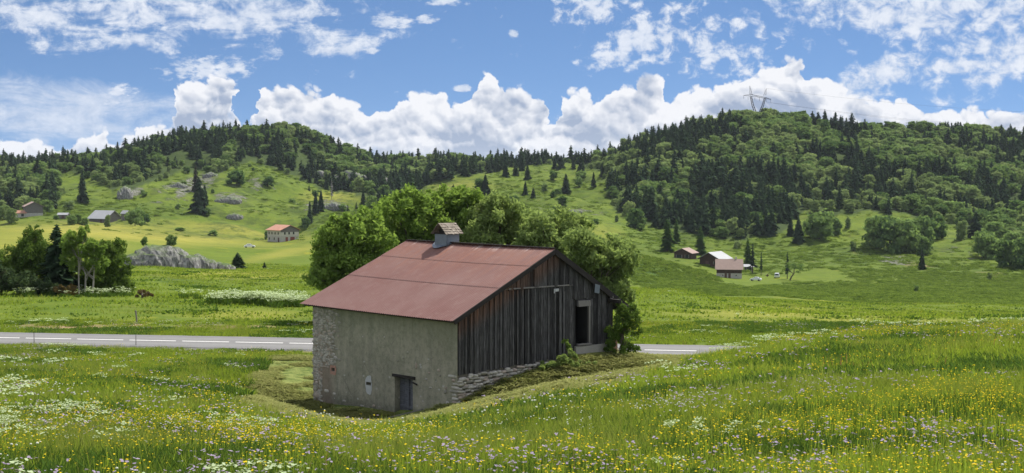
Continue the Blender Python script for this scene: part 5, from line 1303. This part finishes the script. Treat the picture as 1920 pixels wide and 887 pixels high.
# ------------------------------------------------------------------ rocks
def rockmat():
    m, nt = newmat('limestone'); P = coords(nt); X, Y, Z = sepxyz(nt, P); a = noise(nt, P, .5, 6, .7); b = noise(nt, xyz(nt, X*1.6, Y, Z*.5), 1.4, 6, .75); n = nd(nt, 'ShaderNodeNewGeometry'); nz = sepxyz(nt, n.outputs['Normal'])[2]
    c = mixc(nt, ((b-.5)*3+.55).clamp(), (.06,.058,.056), (.32,.31,.295)); c = mixc(nt, (1-voro(nt, xyz(nt, X*1.2, Y, Z*.4), .9, 2, 'DISTANCE_TO_EDGE').smooth(0, .08))*.6, c, (.04,.04,.04))
    c = mixc(nt, (nz*2.0-1.05+(a-.5)*2.6).clamp(), c, (.060,.095,.020)); finish(nt, c, .95, b, .9, .15); return m
ROCKM = rockmat()
def rock(px, py, w, h, dep, label, seed, dmin=110, lobes=7, name='rock_outcrop', group=None):
    g = np.random.default_rng(seed); p = hit(px, py, dmin); s = p.y/3000; W, Hh = w*s, h*s
    V, F = ICO[3]; M_ = MB()
    for i in range(lobes):
        t = (i+.5)/lobes-.5; c = np.array([t*W*.72, g.uniform(-.15,.25)*dep, -Hh*.12]); r = np.array([W*g.uniform(.24,.32), dep*g.uniform(.5,.75), Hh*g.uniform(.95,1.08)*(1-abs(t)*.85)])
        q = np.sign(V)*np.abs(V)**.75*r; k = 1+ .07*np.sign(np.sin(V[:,0]*9+V[:,2]*7+i))*np.abs(np.sin(V[:,0]*9+V[:,2]*7+i))**.3 + fbm(V[:,0]*2+i*5+V[:,1]*2, V[:,2]*2+V[:,1]*3, 1.0, 4, seed+i)*.16
        q = q*(1+(k-1)*.5)[:, None]; xx_ = (q+c)[:,0]/(W*.52); cap = Hh*(1.0 - .62*np.clip(np.abs(xx_),0,1)**2.2) + fbm(V[:,0]*2+i, V[:,1]*2, 1.0, 3, seed)*Hh*.025; q[:,2] = np.minimum(q[:,2], cap - c[2]); M_.add(q+c, F, 0, .5)
    o = M_.build(name, ROCKM); o.location = p; o.rotation_euler = (0,0,-math.atan((px-960)/3000)); return tag(o, label, 'rock', group)
rock(298, 500, 132, 48, 4.5, 'large grey limestone outcrop topped with turf in the left meadow', 5, lobes=9)
rock(372, 503, 64, 30, 3.0, 'darker low shoulder of rock at the right of the limestone outcrop', 8, lobes=5)
rock(412, 505, 50, 16, 2.0, 'low dark boulders between the outcrop and the wide small spruce', 9, lobes=5)
for i, (a, b, w, h, l) in enumerate([(235,368,28,22,'grey cliff in the scrub on the left hill'),(428,378,46,12,'long pale rocks on the slope right of the lone dark spruce'),(440,408,30,9,'small rocks low on the left slope'),(335,352,30,12,'pale rocks left of the brownish spruce'),
     (655,338,60,22,'pale cliff between the trees right of the left summit'),(718,345,24,18,'steep grey rock face at the right end of the cliff'),(625,390,44,12,'pale rocks beside the bare dead conifer'),(600,330,28,12,'pale rock among trees below the left summit ridge'),(395,330,26,8,'pale boulders above the lone dark spruce'),
     (1075,398,30,5,'flat pale stones in the lower saddle meadow')]):
    rock(a, b, w, h, h*b/3000*3+1, l, 20+i, 400, 5)
for a, b, l in ((321,455,'rounded shrub growing on top of the limestone outcrop'), (271,456,'thin shrub at the left top of the limestone outcrop')):
    pass
def on_rock(px, py, hh, wx, lab, kind='bush'):
    q = hit(298, 500, 110); D = q.y+1; b = wpt(px, py, D); h = hh*D/3000; tree(kind, b.x, b.y, b.z-.25, h, wx, lab, parts=True)
on_rock(321, 459, 24, .8, 'rounded shrub growing on top of the limestone outcrop', 'bushlight'); on_rock(270, 459, 18, .7, 'thin shrub at the left top of the limestone outcrop')
on_rock(292, 498, 16, .8, 'green shrub in the cleft of the limestone outcrop'); on_rock(358, 500, 24, .7, 'dark shrub at the foot of the right part of the outcrop')

# posts by the road
def post(px, py, hh, w, label, lean=0.0, dmin=60):
    p = hit(px, py, dmin); h = hh*p.y/3000; m = MB(); m.tube([(0,0,-.2),(lean*.5*h,0,h*.5),(lean*h,0,h)], [w, w*.95, w*.85], 0, 7)
    o = m.build('fence_post', BM['pale']); o.location = p; tag(o, label, 'post')
post(257, 606, 24, .06, 'weathered wooden post leaning in the grass beyond the road', -.10)
post(64, 646, 22, .025, 'thin stake at the left on the near verge of the road'); post(255, 650, 22, .025, 'thin stake on the near verge below the wooden post')
# board and stick lying before the stable door
def plank_on_ground():
    a = barn_xy(-.55, 4.1); b = barn_xy(-.25, 1.9); za, zb = H(*a), H(*b); m = MB(); m.bar((a[0],a[1],za+.05),(b[0],b[1],zb+.16),.16,.05); m.bar((a[0]+1.2,a[1]-1.1,za+.25),(b[0]+.2,b[1]-.1,zb+.12),.05,.04)
    o = m.build('board', BM['pale']); tag(o, 'old grey board lying in the cut grass by the stable door', 'board')
plank_on_ground()

# thin summer haze over the valley
hz, nt = newmat('haze'); v = nd(nt, 'ShaderNodeVolumePrincipled'); o = nd(nt, 'ShaderNodeOutputMaterial'); nt.links.new(v.outputs[0], o.inputs['Volume'])
v.inputs['Color'].default_value = (.80, .88, 1.0, 1); v.inputs['Density'].default_value = HAZE
m = MB(); m.box((0, 6000, 0), (26000, 13000, 1)); M_ = m.mesh('haze', [hz]); zs = np.array([vv.co.z for vv in M_.vertices])
for vv in M_.vertices: vv.co.z = -92 if vv.co.z < 0 else 110
tag(link('haze', M_), kind='stuff', label='thin summer haze over the valley', cat='haze')
# ------------------------------------------------------------------ nearer trees and shrubs, with real limbs
def near_tree(name, x, y, z, lobes, nleaf, leaf, lm, bm, label, stems=((0,0),), sr=.12, group=None, seed=1, cat='tree', fill=.5, aspect=.5, limbs=True):
    """lobes in metres relative to the foot: (cx, cy, cz, rx, ry, rz); trunk(s) run up to every lobe"""
    global rng; rng = np.random.default_rng(seed); random.seed(seed)
    O = empty(name, (x, y, z), 0, label, cat, group)
    L = [((l[0], l[1], l[2]), (l[3], l[4], l[5])) for l in lobes]
    sub = []                                       # break each lobe into tufts so that the outline is uneven
    for c, r in L:
        for _ in range(max(7, int(11*(r[0]+r[2])**1.1))):
            d = rng.normal(size=3); d /= np.linalg.norm(d); k = rng.uniform(.25, 1.05)
            s = rng.uniform(.24, .46)*min(r); sub.append((tuple(np.array(c)+d*np.array(r)*k), (s*.9, s*.9, s*1.15)))
    P, N = shell(nleaf, sub, fill); keep = P[:, 2] > .05; P, N = P[keep], N[keep]
    m = MB(); m.addq(leaf_quads(P, leaf, N, .25, aspect), 0); m.build('crown', lm, O)
    m = MB(); top = max(c[2]+r[2] for c, r in L)
    for k, (c, r) in enumerate(L):
        sx, sy = stems[k % len(stems)]; h = c[2]
        fork = np.array([sx*1.4, sy*1.4, min(h*.5, top*.3)])
        m.tube([(sx, sy, -.2), tuple(fork*[.8,.8,1]), tuple((fork+np.array(c))/2+rng.uniform(-.15,.15,3)), c], [sr, sr*.8, sr*.5, sr*.18], 0, 7)
        if limbs:
            for _ in range(7):
                d = rng.normal(size=3); d /= np.linalg.norm(d); d[2] = abs(d[2]); e = np.array(c)+d*np.array(r)*.9; s0 = fork+(np.array(c)-fork)*rng.uniform(.3, .95)
                m.tube([tuple(s0), tuple((s0+e)/2+rng.uniform(-.1,.1,3)+[0,0,.1]), tuple(e)], [sr*.32, sr*.2, sr*.06], 0, 5)
    m.build('trunk', bm, O)
    return O
LEAF_ASH = leafmat('ash_foliage', (.100,.170,.034), (.245,.345,.078), .50, .9, .3)
LEAF_WIL = leafmat('willow_foliage', (.135,.195,.060), (.290,.365,.125), .48, .9, .3)
LEAF_GREY = leafmat('grey_willow_foliage', (.040,.070,.030), (.110,.150,.070), .3, .9, .3)
LEAF_DK = leafmat('dark_shrub_foliage', (.048,.092,.020), (.150,.220,.045), .32, .9, .3)
LEAF_BR = leafmat('reddish_foliage', (.08,.06,.025), (.17,.125,.05), .3, .9, .3)
BIRCHB = plain('pale_bark', (.26,.24,.20), .9, .35, 3)
def big_trees():
    D0 = 117.0; s = D0/3000; g = np.random.default_rng(12)
    # crowns behind the barn: (column of the foot, distance, list of lobes (column, row, half width, half height)), colour
    spec = [
     ('ash_tree', 662, 113, [(640,470,48,52),(612,500,24,36),(690,440,50,44),(655,418,36,24),(700,500,50,40),(622,440,26,28),(610,532,16,18)], LEAF_ASH, 'bright leafy tree at the left end behind the barn roof', 13),
     ('ash_tree', 768, 118, [(760,400,50,36),(730,395,34,28),(795,425,46,44),(745,450,44,40),(790,378,34,20)], LEAF_ASH, 'broad leafy tree behind the roof just left of the chimney cowl', 14),
     ('willow_tree', 850, 121, [(850,392,52,38),(888,410,40,44),(822,378,36,22),(850,440,50,34),(880,372,30,18)], LEAF_ASH, 'tallest leafy tree rising behind the chimney cowl', 15),
     ('willow_tree', 930, 119, [(925,400,46,36),(960,425,40,36),(905,440,44,34),(940,380,26,16),(980,450,30,24)], LEAF_WIL, 'pale grey green willow right of the chimney cowl', 16),
     ('willow_tree', 1040, 116, [(1020,432,42,34),(1055,430,44,36),(1045,460,50,34),(1000,455,34,26),(1080,445,34,34)], LEAF_WIL, 'pale willow over the right end of the barn ridge', 17),
     ('willow_tree', 1112, 112, [(1100,470,42,40),(1125,505,36,40),(1085,500,40,34),(1142,530,24,36),(1150,560,18,26),(1105,550,40,34)], LEAF_WIL, 'low spreading willow beyond the right slope of the barn roof', 18)]
    for nm, fc, D, lb, lm, lab, sd in spec:
        s = D/3000; x0 = (fc-960)*s; z0 = H(x0, D); L = []
        for c, r, hw, hh in lb:
            q = wpt(c, r, D); L.append((q.x-x0, g.uniform(-1.2, 1.2), q.z-z0, hw*s*1.03, hw*s*1.0, hh*s*1.0))
        # lower, hidden body of the crown
        for _ in range(9): L.append((g.uniform(-2.4, 2.4), g.uniform(-1.4, .8), g.uniform(1.4, 4.6), g.uniform(1.1, 1.7), 1.2, g.uniform(.9, 1.4)))
        near_tree(nm, x0, D, z0, L, 34000, .15, lm, BARK, lab, ((0,0),(.4,.2),(-.4,.3)), .13, 'leafy trees behind the barn', sd, fill=.75)
    # the group of trees beyond the road at left
    def grp(nm, px, D, lb, lm, bm, lab, sd, n=9000, leaf=.13, stems=((0,0),), sr=.10, cat='tree', fill=.6, group='trees and shrubs beyond the road at left'):
        s = D/3000; x0 = (px-960)*s; z0 = H(x0, D); L = []
        for c, r, hw, hh in lb:
            q = wpt(c, r, D); L.append((q.x-x0, g.uniform(-.7, .7), q.z-z0, hw*s*1.05, hw*s*.9, hh*s*1.02))
        near_tree(nm, x0, D, z0, L, n, leaf, lm, bm, lab, stems, sr, group, sd, cat, fill)
    grp('birch_tree', 66, 142, [(62,470,30,34),(40,500,34,34),(75,500,30,36),(66,440,14,20),(45,478,26,20),(30,520,26,26),(85,525,24,24)], LEAF_DK, BARK, 'tall pointed leafy tree at the left of the roadside group', 31, 20000)
    grp('willow_shrub', 30, 137, [(20,530,34,20),(60,532,34,20),(85,540,26,14),(-10,520,30,30)], LEAF_GREY, BARK, 'grey green willow shrub at the foot of the tall pointed tree', 32, 12000, cat='shrub')
    grp('ash_tree', 146, 137, [(150,450,26,16),(128,462,22,18),(172,462,26,18),(150,476,34,16),(185,485,22,16),(120,488,16,12),(160,436,12,14),(170,500,24,16),(140,496,20,12)], LEAF_ASH, BIRCHB, 'leafy tree with several pale bare stems in the middle of the roadside group', 33, 11000, .13, ((0,0),(.5,.1),(1.1,.2)), .075, fill=.7)
    grp('alder_tree', 205, 141, [(205,480,30,26),(190,510,34,30),(222,515,26,34),(215,540,30,22),(236,530,16,26),(190,470,26,18)], LEAF_DK, BARK, 'dark leafy tree at the right end of the roadside group', 34, 18000)
    grp('elder_shrub', 0, 141, [(0,500,26,34),(10,530,22,26),(-40,500,40,36)], LEAF_DK, BARK, 'dark bushy tree cut by the left edge of the photo', 35, 10000, cat='shrub')
    grp('brown_shrub', 125, 134.5, [(118,542,18,10),(132,544,14,10)], LEAF_BR, BARK, 'small reddish brown shrub beneath the pale stems', 36, 3500, .09, cat='shrub')
    grp('brown_shrub', 265, 133, [(262,550,14,8),(278,552,12,6)], LEAF_BR, BARK, 'low brownish shrub right of the roadside group', 37, 2500, .08, cat='shrub')
    grp('elder_shrub', 100, 141.5, [(95,525,26,26),(120,520,24,30),(130,500,16,20),(170,535,30,20),(150,520,22,24)], LEAF_DK, BARK, 'dark undergrowth filling the middle of the roadside group', 38, 12000, cat='shrub')
    p = H((110-960)*139/3000, 139)
    tree('bigspruce', (106-960)*139.5/3000, 139.5, p, 6.2, 1.1, 'very dark small spruce in the middle of the roadside group', parts=True)
    # shrub at the right corner of the barn
    def bx(lx, ly): q = barn_xy(lx, ly); return q[0], q[1], H(*q)
    x, y, z = bx(9.15, -.55)
    near_tree('elder_bush', x, y, z-.05, [(.2,0,.5,.75,.5,.6),(-.3,0,.9,.5,.4,.6),(.5,.1,1.3,.5,.4,.5),(-.05,0,1.3,.62,.5,.6),(.15,.1,1.9,.55,.45,.5),(-.1,0,.25,.7,.5,.35),(.42,.1,1.75,.42,.4,.4),(0,.1,2.25,.35,.3,.3)], 9500, .055, LEAF_DK, BARK, 'tall dark green bush against the right corner of the barn', ((0,0),(.1,.1)), .04, None, 41, 'bush', .6)
    x, y, z = bx(5.6, -.75)
    near_tree('nettle_clump', x, y, z-.05, [(0,-.1,.16,.9,.6,.36),(.8,.3,.12,.7,.5,.30),(-.7,-.2,.10,.7,.5,.26),(.35,.35,.45,.25,.2,.30)], 6500, .075, LEAF_WIL, BARK, 'pale green weeds piled against the plank wall', ((0,0),(.3,.2)), .018, None, 42, 'weeds', .6, limbs=False)
    x, y, z = bx(6.1, -.25)
    near_tree('elder_sapling', x, y, z-.05, [(0,0,.7,.20,.15,.22),(-.1,0,.95,.14,.1,.14)], 500, .06, LEAF_ASH, BARK, 'thin leafy sapling standing before the sliding door post', ((0,0),), .015, None, 43, 'sapling', .5, limbs=False)
big_trees()
# ------------------------------------------------------------------ the flower meadow
GRASS_A = leafmat('grass_blades', (.086,.142,.014), (.285,.365,.046), .52, None, .45)
GRASS_B = leafmat('dry_grass_blades', (.125,.165,.030), (.290,.320,.070), .45, None, .4)
HERB = leafmat('meadow_herbs', (.036,.078,.014), (.100,.165,.030), .38, None, .4)
def petal(name, col, t=.3): return leafmat(name, tuple(c*.8 for c in col), col, t, None, .2)
YEL = petal('buttercup_petals', (.72,.54,.03)); WHI = petal('white_petals', (.72,.74,.66)); UMB = petal('umbel_florets', (.46,.54,.32)); LIL = petal('lilac_petals', (.38,.31,.42)); PNK = petal('sorrel_seed', (.34,.16,.08)); HAY = leafmat('cut_grass', (.10,.13,.03), (.30,.29,.11), .3, None, .3)
def blades(m, n, rad, h, w, mat, bend=.35, flat=0, g=None):
    a = g.uniform(0, 6.283, n); r = rad*np.sqrt(g.random(n)); x, y = r*np.cos(a), r*np.sin(a)
    hh = h*g.uniform(.45, 1.15, n); b = g.uniform(0, 6.283, n); be = bend*hh*g.uniform(.3, 1.3, n); f = g.uniform(0, 6.283, n); ww = w*g.uniform(.6, 1.3, n)/2
    B = np.stack([x, y, np.full(n, -.04)], 1); sd = np.stack([np.cos(f), np.sin(f), np.zeros(n)], 1)*ww[:, None]
    M_ = B + np.stack([np.cos(b)*be*.35, np.sin(b)*be*.35, hh*.6], 1); T = B + np.stack([np.cos(b)*be, np.sin(b)*be, hh*(1-flat*.5)], 1)
    m.addq(np.stack([B-sd, B+sd, M_+sd*.8, M_-sd*.8], 1), mat, g.random(n)); m.addq(np.stack([M_-sd*.8, M_+sd*.8, T], 1), mat, g.random(n))
def heads(m, n, rad, h, size, mat, g, stem=1, disc=False, k=1, spread=0.0):
    for _ in range(n):
        a = g.uniform(0, 6.283); r = rad*math.sqrt(g.random()); x, y = r*cos(a), r*sin(a); hh = h*g.uniform(.75, 1.12); dx, dy = g.uniform(-.08,.08,2)
        m.addq(np.array([[[x-.004,y,0],[x+.004,y,0],[x+dx+.003,y+dy,hh],[x+dx-.003,y+dy,hh]]]), stem)
        C = np.array([x+dx, y+dy, hh]) + g.normal(size=(k, 3))*np.array([spread, spread, spread*.25]); 
        for c in C:
            s = size*g.uniform(.75, 1.25)
            if disc:
                t = g.uniform(-.5, .5, 2); q = np.array([[cos(u)*s, sin(u)*s, cos(u)*s*t[0]+sin(u)*s*t[1]] for u in np.linspace(0, 6.283, 7)[:-1]])
                m.add(q+c, [tuple(range(6))], mat)
            else: m.blob(c, (s, s, s*.7), mat, .15, None, 1)
def meadow_variants(scale_w, dens):
    g = np.random.default_rng(int(scale_w*100)+3); out = []; S = scale_w
    mats = [GRASS_A, GRASS_B, HERB, YEL, WHI, UMB, LIL, PNK]
    def mk(fn, nm):
        m = MB(); fn(m); out.append(m.mesh(nm, mats))
    for i in range(3): mk(lambda m: (blades(m, int(70*dens), .30*S, .36, .011*S, 0, .4, g=g), blades(m, int(14*dens), .30*S, .44, .008*S, 1, .25, g=g), blades(m, int(14*dens), .28*S, .26, .035*S, 2, .5, g=g)), 'grass_tuft')      # 0-2 plain
    mk(lambda m: (blades(m, int(40*dens), .30*S, .34, .011*S, 0, .4, g=g), blades(m, int(40*dens), .30*S, .55, .009*S, 1, .25, g=g)), 'tall_grass_tuft')                                   # 3 straw
    mk(lambda m: (blades(m, int(60*dens), .30*S, .34, .045*S, 2, .6, g=g), blades(m, int(20*dens), .3*S, .3, .012*S, 0, .4, g=g)), 'herb_tuft')                                             # 4 herbs
    mk(lambda m: heads(m, int(11), .32*S, .44, .012*S**.6, 3, g, 0, True), 'buttercups')                                                        # 5
    mk(lambda m: heads(m, int(6), .32*S, .42, .017*S**.6, 4, g, 0, False), 'white_flowers')                                                      # 6
    mk(lambda m: heads(m, int(4), .30*S, .56, .017*S**.6, 5, g, 0, True, 14, .045*S**.5), 'umbels')                                                       # 7
    mk(lambda m: (heads(m, int(7), .34*S, .42, .016*S**.6, 6, g, 0, True, 3, .030)), 'lilac_flowers')                                        # 8
    mk(lambda m: (blades(m, 7, .3*S, .55, .008*S, 7, .2, g=g)), 'sorrel')                                                                       # 9
    mk(lambda m: heads(m, int(24), .34*S, .42, .012*S**.6, 3, g, 0, True), 'buttercups')                                                        # 10 dense yellow
    return out
def near_keep(X, Y, th=.5):
    return mown(X, Y) < th
def on_road(X, Y, w=3.5): return np.abs(Y-road_c(X)) < w
def in_barn(X, Y, mgn=.0):
    lx, ly = barn_local(X, Y); return (lx > .15-mgn) & (lx < 9.5+mgn) & (ly > .0-mgn) & (ly < 11+mgn)
def meadow():
    g = np.random.default_rng(77)
    def band(d0, d1, per_m2, S, dens, name, hs=1.0, lab=''):
        def area_pts(k):
            n = int(k*.47*(d1*d1-d0*d0)*.82); Y = np.sqrt(g.uniform(d0*d0, d1*d1, n)); X = g.uniform(-.47, .47, n)*Y*.87
            return X, Y
        vs = meadow_variants(S, dens)
        X, Y = area_pts(per_m2); ok = ~on_road(X, Y) & ~in_barn(X, Y, .25) & near_keep(X, Y)
        if d1 > 90:
            qx, qy = project(X, Y, height(X, Y)); ok &= ~((ellmask(qx, qy, BARE, Y) > .25) & (g.random(len(X)) < .8))
        X, Y = X[ok], Y[ok]; n = len(X)
        straw = fbm(X, Y, 9, 3, 5); herb = fbm(X, Y, 5, 3, 6)
        FL = 1.0 if d1 < 40 else (.8 if d1 < 120 else .10)
        vi = g.integers(0, 3, n); vi = np.where((straw + g.normal(size=n)*.22) > .42, 3, vi); vi = np.where((herb+g.normal(size=n)*.2) > (.20 if d1 < 120 else .5), 4, vi)
        sc = g.uniform(.75, 1.25, n)*(1+.25*fbm(X, Y, 3, 2, 8)); hh = sc*hs*np.where(Y > 88, .5, np.where(Y > 36, .8, 1))
        pts = [np.stack([X, Y, height(X, Y)], 1)]; VI = [vi]; SC = [np.stack([sc, sc, hh], 1)]
        # flowers in drifts
        px = lambda X, Y: 960+3000*X/Y
        for v, frac, fn in ((5, .32, lambda X, Y: (fbm(X, Y, 7, 4, 31) + .22*(X > 0) - .05) > g.uniform(-.15, .75, len(X))),
                            (10, .12, lambda X, Y: (fbm(X, Y, 5, 3, 36)) > g.uniform(.15, .7, len(X))),
                            (6, .09, lambda X, Y: (fbm(X, Y, 8, 4, 32)+.12*(X > -2)) > g.uniform(.0, .8, len(X))),
                            (7, .24, lambda X, Y: (fbm(X, Y*1.8, 4.5, 3, 33) + .30*((px(X,Y) < 520) & (Y < 42)) + .22*((Y > 60) & (Y < 76) & (px(X,Y) > 1380)) - .22*((px(X,Y) > 560) & (Y < 60))) > g.uniform(.28, .62, len(X))),
                            (8, .16, lambda X, Y: (fbm(X, Y*1.5, 6, 3, 34) + .20*(px(X,Y) < 560) + .10*(Y < 30)) > g.uniform(.05, .62, len(X))),
                            (9, .05, lambda X, Y: fbm(X, Y, 4, 3, 35) > g.uniform(.1, .6, len(X)))):
            A, B = area_pts(per_m2*frac*FL); ok = ~on_road(A, B, 4) & ~in_barn(A, B, .4) & near_keep(A, B, .15); A, B = A[ok], B[ok]; k = fn(A, B); A, B = A[k], B[k]
            s = g.uniform(.8, 1.2, len(A)); pts.append(np.stack([A, B, height(A, B)], 1)); VI.append(np.full(len(A), v)); SC.append(np.stack([s, s, s*hs*np.where(B > 88, .6, 1)], 1))
        P = np.concatenate(pts); V = np.concatenate(VI); Sx = np.concatenate(SC)
        scatter(name, P, V, g.uniform(0, 6.283, len(P)), Sx, vs, lab, 'meadow')
        print(name, len(P))
    band(14, 36, 19, 1.0, 1.0, 'flower_meadow', 1.0, 'flower meadow nearest the camera, with yellow, white and lilac flowers')
    band(36, 112, 3.6, 1.9, 1.2, 'flower_meadow', 1.0, 'flowery grass of the middle slope and around the barn')
    band(112, 300, .20, 5.0, .7, 'meadow_grass', 1.1, 'grass of the field beyond the road')
    # cut grass lying round the barn
    hv = []
    for i in range(3):
        m = MB(); n = 90; a = g.uniform(0, 6.283, n); r = .45*np.sqrt(g.random(n)); C = np.stack([r*np.cos(a), r*np.sin(a), g.uniform(.0, .07, n)], 1)
        d = g.uniform(0, 6.283, n); L_ = g.uniform(.06, .16, n); dv = np.stack([np.cos(d)*L_, np.sin(d)*L_, g.uniform(-.03, .04, n)], 1); w = np.stack([-np.sin(d), np.cos(d), np.zeros(n)], 1)*.012
        m.addq(np.stack([C-dv-w, C+dv-w, C+dv+w, C-dv+w], 1), 0); blades(m, 30, .45, .09, .012, 1, .5, g=g); hv.append(m.mesh('cut_grass', [HAY, GRASS_A]))
    n = 42000; X = g.uniform(-24, 16, n); Y = g.uniform(48, 92, n); ok = (mown(X, Y) > .5) & ~in_barn(X, Y, .1) & ~on_road(X, Y) & (fbm(X, Y, 1.6, 3, 9) > -.15)
    X, Y = X[ok], Y[ok]; scatter('cut_grass', np.stack([X, Y, height(X, Y)], 1), g.integers(0, 3, len(X)), g.uniform(0, 6.283, len(X)), g.uniform(.7, 1.3, len(X)), hv, 'cut grass lying on the mown ground around the barn', 'cut grass')
    # white flowering hogweed beyond the road, and rough herbage on the knolls
    def clumps(name, places, per, variants, lab, s0=1.0, dmin=110):
        XY = []
        for px, py, rx, ry, n in places:
            a = g.uniform(0, 6.283, n); r = g.random(n)**.7*1.2; XY += list(zip(px+rx*r*np.cos(a), py+ry*r*np.sin(a)))
        P = np.array(hits([q[0] for q in XY], [q[1] for q in XY], dmin)); n = len(P)
        scatter(name, P, g.integers(0, len(variants), n), g.uniform(0, 6.283, n), s0*g.uniform(.7, 1.3, n), variants, lab, 'plants')
    hw = []
    for i in range(3):
        m = MB(); blades(m, 60, .5, .5, .08, 2, .5, g=g)
        heads(m, 7, .6, .75, .045, 5, g, 0, True, 8, .09); hw.append(m.mesh('hogweed', [GRASS_A, GRASS_B, HERB, YEL, WHI, UMB, LIL, PNK]))
    clumps('hogweed_patch', [(480,570,76,2.5,90),(540,574,34,3,30),(450,566,50,2.5,24)], 1, hw, 'long patch of white flowering hogweed beyond the road')
    clumps('hogweed_row', [(60,556,60,2,14),(190,556,50,2,16),(160,553,24,2,14),(350,560,24,3,4)], 1, hw, 'white hogweed along the foot of the roadside trees', .8)
meadow()
